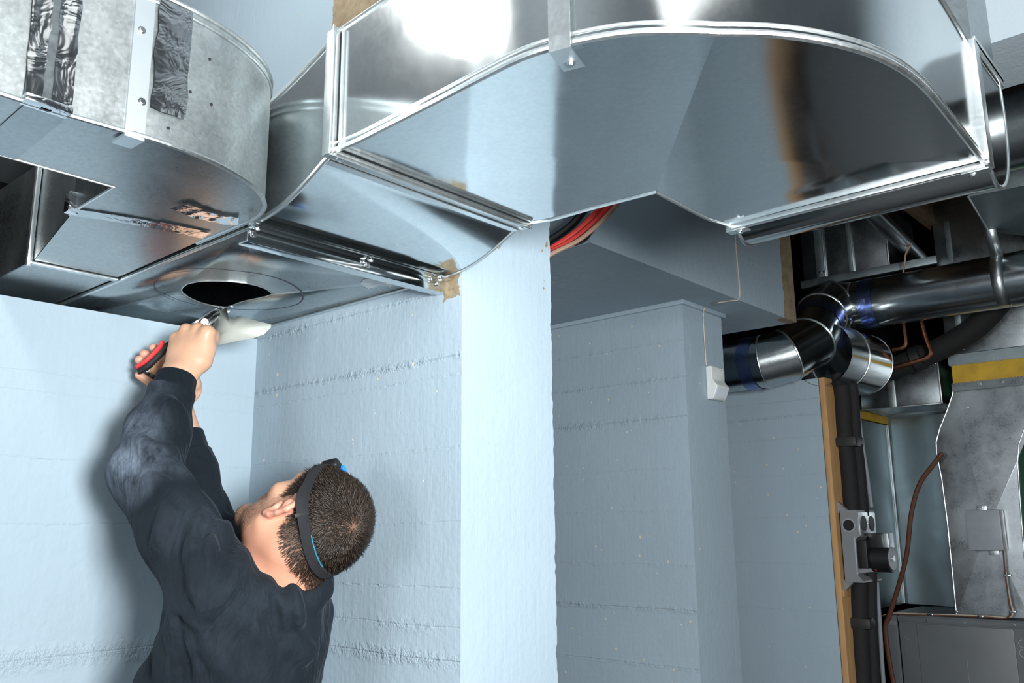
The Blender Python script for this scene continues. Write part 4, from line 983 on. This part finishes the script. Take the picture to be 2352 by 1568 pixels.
# --- hair: short strands
def seeds(density=1.0):
    ok = np.where((hm > -.002) & head & (~ear) & (u < .2))[0]; return ok
ok = seeds(); P0 = V[ok]; Nn = bf.grad(P0); fh, lh, uh = hco(P0)
wh = bf.hit(812, 1212); wh = hp(-.075, .02, .085) if wh is None else wh
away = P0-wh; away -= Nn*(away*Nn).sum(1, keepdims=True); dist = np.linalg.norm(away, axis=1, keepdims=True); away /= np.maximum(dist, 1e-5)
swirl = np.cross(Nn, away)
hv, hf = [], []; cnt_ = 0
for rep in range(2):
    jit = rng.normal(0, .0016, P0.shape)
    low = np.clip((uh+.02)/.06, .25, 1)
    L_ = (.0065+.0085*low)*rng.uniform(.7, 1.25, len(P0)); wd = .00042*rng.uniform(.7, 1.3, len(P0))
    dirv = away+swirl*.25+Nn*(.30+.25*rng.random((len(P0), 1)))+rng.normal(0, .16, P0.shape); dirv /= np.linalg.norm(dirv, axis=1, keepdims=True)
    b0 = P0+jit-Nn*.001; b1 = b0+dirv*L_[:, None]*.55+Nn*L_[:, None]*.10; b2 = b1+(dirv-Nn*.25)*L_[:, None]*.5
    sd = np.cross(dirv, Nn); sd /= np.maximum(np.linalg.norm(sd, axis=1, keepdims=True), 1e-6)
    keep = rng.random(len(P0)) < np.clip(.35+.8*low, 0, 1)
    up2 = Nn*wd[:, None]
    arr = np.stack([b0-sd*wd[:, None], b0+sd*wd[:, None], b0+up2*1.4, b1-sd*wd[:, None]*.9, b1+sd*wd[:, None]*.9, b1+up2*1.3, b2], 1)[keep]
    n_ = len(arr); hv.append(arr.reshape(-1, 3)); base = cnt_+np.arange(n_)[:, None]*7; cnt_ += n_*7
    for q_ in ((0, 1, 4, 3), (1, 2, 5, 4), (2, 0, 3, 5)): hf += (base+np.array(q_)).tolist()
    for q_ in ((3, 4, 6), (4, 5, 6), (5, 3, 6)): hf += (base+np.array(q_)).tolist()
hme = bpy.data.meshes.new('hair'); hme.from_pydata(np.concatenate(hv).tolist(), [], hf)
hm_ = N('brown_hair'); hm_.base(hm_.mix(hm_.ramp(hm_.noise(120, 2), .3, .7), (.018, .012, .009), (.060, .040, .028))); hm_.rough(.38); hm_.p.inputs['Specular IOR Level'].default_value = .6
ho = link(hme, 'hair', hm_.m, man, 180); ho['label'] = 'short dark brown hair'

# --- sweatshirt
sf = Field((.0, -.66, .86), (.92, .36, 1.98), .0048)
WLc, WRc = lerp(W_L, E_L, .03), lerp(W_R, E_R, .36)
sf.chain([S_L, lerp(S_L, E_L, .5), E_L], [.080, .068, .062], .03); sf.chain([E_L, lerp(E_L, W_L, .4), lerp(E_L, W_L, .85), lerp(E_L, W_L, 1.06)], [.062, .057, .039, .034], .03)
sf.chain([S_R, lerp(S_R, E_R, .5), E_R], [.082, .066, .054], .03); sf.chain([E_R, lerp(E_R, W_R, .4), lerp(E_R, W_R, .66), lerp(E_R, W_R, .8)], [.054, .048, .039, .036], .03)
# torso: back and chest volumes
sf.cone(lerp(S_L, S_R, .1)+ZU*-.03, lerp(S_L, S_R, .95)+ZU*-.03, .080, .080, .05)
sf.ell(CH-ZU*.06, BAX, (.150, .118, .20), .06)
sf.ell(lerp(CH, PEL, .55), BAX, (.138, .112, .24), .06)
sf.ell(PEL+ZU*.06, BAX, (.145, .118, .20), .05)
sf.cone(NB-ZU*.055, CH, .075, .10, .05)
# hem of the shirt hanging off the front on the left of the picture
sf.cone(pt(445, 1440, 1.56), pt(402, 1585, 1.56), .045, .060, .05)
sf.cone(pt(402, 1585, 1.56), pt(395, 1750, 1.56), .060, .065, .05)
# collar
nk_ax = (hp(-.045, 0, -.06)-NB); nk_ax /= np.linalg.norm(nk_ax)
e1 = np.cross(nk_ax, (1, 0, 0)); e1 /= np.linalg.norm(e1); e2 = np.cross(nk_ax, e1)
cc = NB+nk_ax*.020
cr = [cc+.072*(e1*math.cos(a)+e2*math.sin(a)) for a in np.linspace(0, 2*math.pi, 25)]
sf.chain(cr, .012, .026); sf.cone(NB-nk_ax*.06, NB, .082, .072, .04)
sf.cone(NB-nk_ax*.01, hp(-.045, 0, -.06), .062, .055, .004, 'cut')
def fold(pts_, r, k=.028, mode='add', sink=.5):
    P_ = []
    for x, y in pts_:
        q = sf.hit(x, y)
        if q is not None: P_.append((q, ))
    P_ = [p[0] for p in P_]
    if len(P_) < 2: return
    P_ = smooth_path(P_, 4); d = [np.asarray(p)+(ray(600, 1300)*r*sink if mode == 'add' else -ray(600, 1300)*r*sink) for p in P_]
    rs = [max(.25, math.sin(math.pi*min(1, max(0, .08+.84*i/(len(d)-1)))))*r for i in range(len(d))]
    sf.chain(d, [max(.002, q) for q in rs], k, mode)
for pts_, r in (([(562, 1275), (541, 1321), (485, 1383), (452, 1446)], .0045), ([(470, 1178), (452, 1225), (449, 1280), (452, 1350)], .006), ([(520, 1205), (480, 1240), (462, 1300), (466, 1360)], .006), ([(385, 1170), (372, 1215), (368, 1260)], .005),
                ([(608, 1305), (612, 1345), (613, 1390)], .005), ([(634, 1310), (650, 1365), (660, 1440)], .006), ([(652, 1330), (672, 1390), (684, 1445)], .006),
                ([(395, 1430), (378, 1492), (368, 1566)], .007), ([(420, 1440), (404, 1500), (398, 1566)], .007), ([(432, 1450), (440, 1500), (470, 1567)], .007), ([(455, 1440), (500, 1510), (540, 1567)], .006),
                ([(300, 1000), (340, 1030), (400, 1045)], .006), ([(345, 1060), (400, 1080), (440, 1120)], .006), ([(310, 1110), (370, 1110), (430, 1150)], .005), ([(370, 920), (395, 935), (415, 960)], .004), ([(650, 1480), (690, 1500), (715, 1490)], .006), ([(560, 1420), (600, 1480), (610, 1560)], .005)):
    fold(pts_, r*.72)
for pts_, r in (([(478, 1190), (459, 1240), (455, 1330)], .005), ([(404, 1415), (392, 1470), (384, 1560)], .008), ([(412, 1425), (412, 1500), (432, 1560)], .007), ([(408, 1420), (425, 1462), (432, 1480)], .006), ([(645, 1320), (664, 1390), (672, 1450)], .004), ([(625, 1360), (632, 1420), (640, 1460)], .004)):
    fold(pts_, r*.75, .015, 'cut', .4)
# cloth ripple
msk = np.argwhere(np.abs(sf.d) < .03); Pm = sf.lo+sf.h*msk
rip = .0022*np.sin(Pm[:, 2]*55+3*np.sin(Pm[:, 0]*21)+2*np.sin(Pm[:, 1]*17))*np.sin(Pm[:, 0]*19+Pm[:, 1]*23+1.3)+.0014*np.sin(Pm[:, 0]*70+Pm[:, 2]*48+2.2*np.sin(Pm[:, 1]*40))
sf.d[msk[:, 0], msk[:, 1], msk[:, 2]] += rip.astype(np.float32)
# cuffs end cleanly
dL = W_L-E_L; dR = W_R-E_R
sf.cut(lerp(E_L, W_L, .84), dL, W_L-.09, W_L+.14); sf.cut(lerp(E_R, W_R, .55), dR, W_R-.11, W_R+.14)
sme, SV = sf.mesh('sweatshirt')
cl = N('navy_sweatshirt'); ctx = cl.noise(320, 2); big = cl.noise(7, 4, .6)
base = cl.mix(cl.ramp(big, .3, .7), (.0055, .0085, .0125), (.0098, .0145, .020))
att = cl.new('ShaderNodeAttribute', attribute_name='dust')
dn = cl.math('MULTIPLY', att.outputs['Fac'], cl.ramp(cl.noise(34, 6, .75, cl.stretch((1, 1, .5))), .28, .78))
cl.base(cl.mix(dn, base, (.20, .25, .32))); cl.rough(.85); cl.p.inputs['Specular IOR Level'].default_value = .12
cl.p.inputs['Sheen Weight'].default_value = .035; cl.p.inputs['Sheen Roughness'].default_value = .5; cl.p.inputs['Sheen Tint'].default_value = (.6, .75, .9, 1)
nb_ = cl.bump(cl.noise(26, 5, .6), .35, .006)
wr = cl.noise(5.5, 3, .55, cl.stretch((1.6, 1.6, .8)), 2.2)
nb2_ = cl.bump(wr, .55, .03, nb_)
cl.bump(ctx, .25, .001, nb2_)
du = np.zeros(len(SV))
for (x, y, d, r, a) in ((280, 1065, 1.66, .10, 1.0), (300, 985, 1.69, .08, .8), (325, 920, 1.73, .07, .5), (365, 870, 1.76, .05, .5), (400, 1060, 1.66, .06, .25), (450, 1200, 1.6, .1, .12), (590, 1400, 1.5, .2, .07), (480, 1450, 1.5, .15, .07)):
    q = sf.hit(x, y); q = pt(x, y, d) if q is None else q
    du = np.maximum(du, a*np.clip(1-np.linalg.norm(SV-q, axis=1)/r, 0, 1))
da = sme.attributes.new('dust', 'FLOAT', 'POINT'); da.data.foreach_set('value', du.astype(np.float32))
so = link(sme, 'sweatshirt', cl.m, man, 180); so['label'] = 'dark navy sweatshirt with a dusty left elbow'
# cuffs: ribbed band
for nm, E0, W0, t0, t1, r0 in (('cuff', E_L, W_L, .815, .99, .0400), ('cuff', E_R, W_R, .52, .71, .0405)):
    b = B(); ax_ = W0-E0; ax_ /= np.linalg.norm(ax_); p0 = lerp(E0, W0, t0); p1 = lerp(E0, W0, t1)
    b.tube([p0, lerp(p0, p1, .06), lerp(p0, p1, .12), lerp(p0, p1, .5), lerp(p0, p1, .9), lerp(p0, p1, .97), p1], [r0*1.1, r0*1.12, r0*1.08, r0*1.04, r0*1.0, r0*.97, r0*.88], 32)
    b.obj(nm, cl.m, man, 50)
# trousers and shoes (below the picture)
tf = Field((.0, -.6, .0), (.9, .4, 1.12), .009)
hL, hR = PEL-SD*.095, PEL+SD*.095
for h_, s in ((hL, -1), (hR, 1)):
    kn = h_+SD*s*.015+FD*.03; kn[2] = .52; an = kn+SD*s*.01-FD*.03; an[2] = .075
    tf.chain([h_, kn, an], [.105, .075, .06], .03)
tf.cone(PEL-SD*.08+ZU*.03, PEL+SD*.08+ZU*.03, .105, .105, .04)
tme, _ = tf.mesh('trousers'); link(tme, 'trousers', plain('dark_denim', (.02, .028, .045), .8, 0, .2, 20, .3), man, 180)
for h_, s in ((hL, -1), (hR, 1)):
    hf_ = Field((.0, -.65, -.02), (.9, .5, .2), .007)
    an = h_+SD*s*.025; an[2] = .04
    hf_.ell(an+FD*.05, BAX, (.05, .14, .05), .02); hf_.cone(an-FD*.02, an-FD*.02+ZU*.06, .045, .045, .03); hf_.cut((0, 0, .002), (0, 0, -1), (-1, -1, -.1), (2, 2, .3))
    fme, _ = hf_.mesh('work_boot'); link(fme, 'work_boot', M_rubber, man, 180)

# --- headlamp: strap hugging the head, lamp on the forehead
fr_, bk_ = np.array((.086, .064)), np.array((-.102, .010)); cm = (fr_+bk_)/2; dv = (fr_-bk_); dv /= np.linalg.norm(dv); nvv = np.array((-dv[1], dv[0]))
def strap_ring(off, sh):
    R = []
    for a in np.linspace(0, 2*math.pi, 72, endpoint=False):
        d3 = math.cos(a)*(dv[0]*Fv+dv[1]*Uv)+math.sin(a)*Lv; c3 = hp(cm[0]+nvv[0]*sh, 0, cm[1]+nvv[1]*sh)
        t = np.arange(.14, .03, -.0012); v = bf.val(c3+np.outer(t, d3)); i = int(np.argmax(v < 0)); R.append(t[i] if v[i] < 0 else .09)
    R = np.array(R)
    for _ in range(14): R = np.maximum(R*.999, (R+np.roll(R, 1)+np.roll(R, -1))/3)
    return R
shs = np.array((-.0095, -.005, 0, .005, .0095)); RR_ = [strap_ring(0, s) for s in shs]; RRm = np.maximum.reduce(RR_)*.5+np.mean(RR_, 0)*.5
def sp_pt(a_i, sh, off):
    a = 2*math.pi*a_i/72; i0 = int(a_i) % 72; tq = a_i-int(a_i); rad = (RRm[i0]*(1-tq)+RRm[(i0+1) % 72]*tq)
    rad = .5*rad+.5*np.array([(RR_[k][i0]*(1-tq)+RR_[k][(i0+1) % 72]*tq) for k in range(5)])[int(np.argmin(np.abs(shs-sh)))]
    return hp(cm[0]+nvv[0]*sh, 0, cm[1]+nvv[1]*sh)+(rad+off)*(math.cos(a)*(dv[0]*Fv+dv[1]*Uv)+math.sin(a)*Lv)
hl = thing('headlamp', hp(.09, 0, .05), 'black headlamp with blue lens rim strapped round the man head', 'headlamp')
b = B(); b.loft([[sp_pt(i, s, .0092) for s in shs]+[sp_pt(i, s, .0055) for s in shs[::-1]] for i in list(range(72))+[0]], True, False); b.obj('strap', M_strap, hl, 60)
b = B(); b.loft([[sp_pt(i, .0093, .0092), sp_pt(i, .0107, .0092), sp_pt(i, .0107, .0070), sp_pt(i, .0093, .0070)] for i in np.arange(28.5, 36, .75)], True, True); b.obj('blue_edging', plain('teal_edging', (.02, .22, .32), .6), hl, 60)
bl = 24
b = B(); b.loft([[sp_pt(i, s, .0108) for s in (-.0125, 0, .0125)]+[sp_pt(i, s, .0055) for s in (.0125, 0, -.0125)] for i in (bl-.35, bl, bl+.35)], True, True); b.obj('buckle', M_black, hl, 60)
fo = sp_pt(0, 0, .004); fdir = fo-hp(cm[0], 0, cm[1]); fdir /= np.linalg.norm(fdir); ud = nvv[0]*Fv+nvv[1]*Uv; ld = np.cross(ud, fdir)
def rounded(o, wd):
    m_ = o.modifiers.new('bev', 'BEVEL'); m_.width = wd; m_.segments = 4; m_.limit_method = 'NONE'; return o
rounded(B().obox(fo+fdir*.010, fdir*.011, ld*.025, ud*.018).obj('lamp_housing', M_black, hl), .007)
rounded(B().obox(fo+fdir*.0215, fdir*.004, ld*.016, ud*.013).obj('lens_rim', plain('blue_rim', (.02, .20, .75), .3), hl), .0035)
B().cyl(fo+fdir*.0255, fo+fdir*.030, .011, 20, .008).obj('lens', M_lens, hl)
rounded(B().obox(fo+fdir*.007+ud*.019, fdir*.006, ld*.007, ud*.005).obj('switch', plain('blue_switch', (.02, .25, .8), .35), hl), .002)

# --- tin snips
sn = thing('tin_snips', pt(470, 742, 1.93), 'tin snips with red and black handles cutting the duct panel', 'snips')
ctr = [(535, 778), ]
hd = smooth_path([pt(318, 848, 1.874), pt(335, 838, 1.868), pt(352, 822, 1.868), pt(368, 806, 1.872), pt(376, 796, 1.876), pt(384, 788, 1.88), pt(400, 776, 1.90), pt(440, 755, 1.93)], 5)
def bar(b, path, w, h, upv):
    R = []
    for i, p in enumerate(path):
        t = path[min(i+1, len(path)-1)]-path[max(i-1, 0)]; t /= np.linalg.norm(t); s = np.cross(t, upv); s /= np.linalg.norm(s); v = np.cross(s, t)
        ww = w(i/(len(path)-1)) if callable(w) else w; hh_ = h(i/(len(path)-1)) if callable(h) else h
        R.append([p+s*ww*c_+v*hh_*d_ for c_, d_ in ((-1, -.6), (-.6, -1), (.6, -1), (1, -.6), (1, .6), (.6, 1), (-.6, 1), (-1, .6))])
    b.loft(R, True, True)
upv = -FW
b = B(); bar(b, [p+UP*-.004+RT*.002 for p in hd], lambda t: .0068 if t < .7 else .005, .006, upv); b.obj('handle', M_black, sn)
g = smooth_path([pt(315, 842, 1.866), pt(332, 832, 1.861), pt(349, 816, 1.861), pt(364, 800, 1.865), pt(370, 791, 1.868), pt(373, 783, 1.868)], 5)
b = B(); bar(b, g, lambda t: .0042, .005, upv); b.obj('grip_inlay', M_redp, sn)
h2 = smooth_path([pt(332, 862, 1.905), pt(350, 862, 1.915), pt(385, 842, 1.925), pt(420, 800, 1.93), pt(455, 760, 1.94)], 5)
b = B(); bar(b, h2, .008, .006, upv); b.obj('handle', M_black, sn)
b = B(); b.cyl(pt(338, 848, 1.872), pt(338, 848, 1.880), .006, 10); b.obj('latch', M_greyp, sn)
b = B(); bar(b, smooth_path([pt(440, 756, 1.925), pt(460, 742, 1.93), pt(478, 728, 1.945), pt(500, 713, 1.97), pt(520, 705, 1.99)], 5), lambda t: .011*(1-t*.75), .0045, upv); b.obj('blade', M_steel, sn)
b = B(); bar(b, smooth_path([pt(446, 752, 1.932), pt(470, 745, 1.938), pt(490, 732, 1.95), pt(508, 722, 1.965), pt(526, 716, 1.98)], 5), lambda t: .010*(1-t*.7), .004, upv); b.obj('blade', M_steel, sn)
pv = pt(472, 740, 1.925); B().cyl(pv, pv-FW*.005, .0085, 20).obj('pivot_plate', M_steel, sn); B().cyl(pv-FW*.006, pv-FW*.009, .005, 6).obj('pivot_bolt', M_screw, sn)
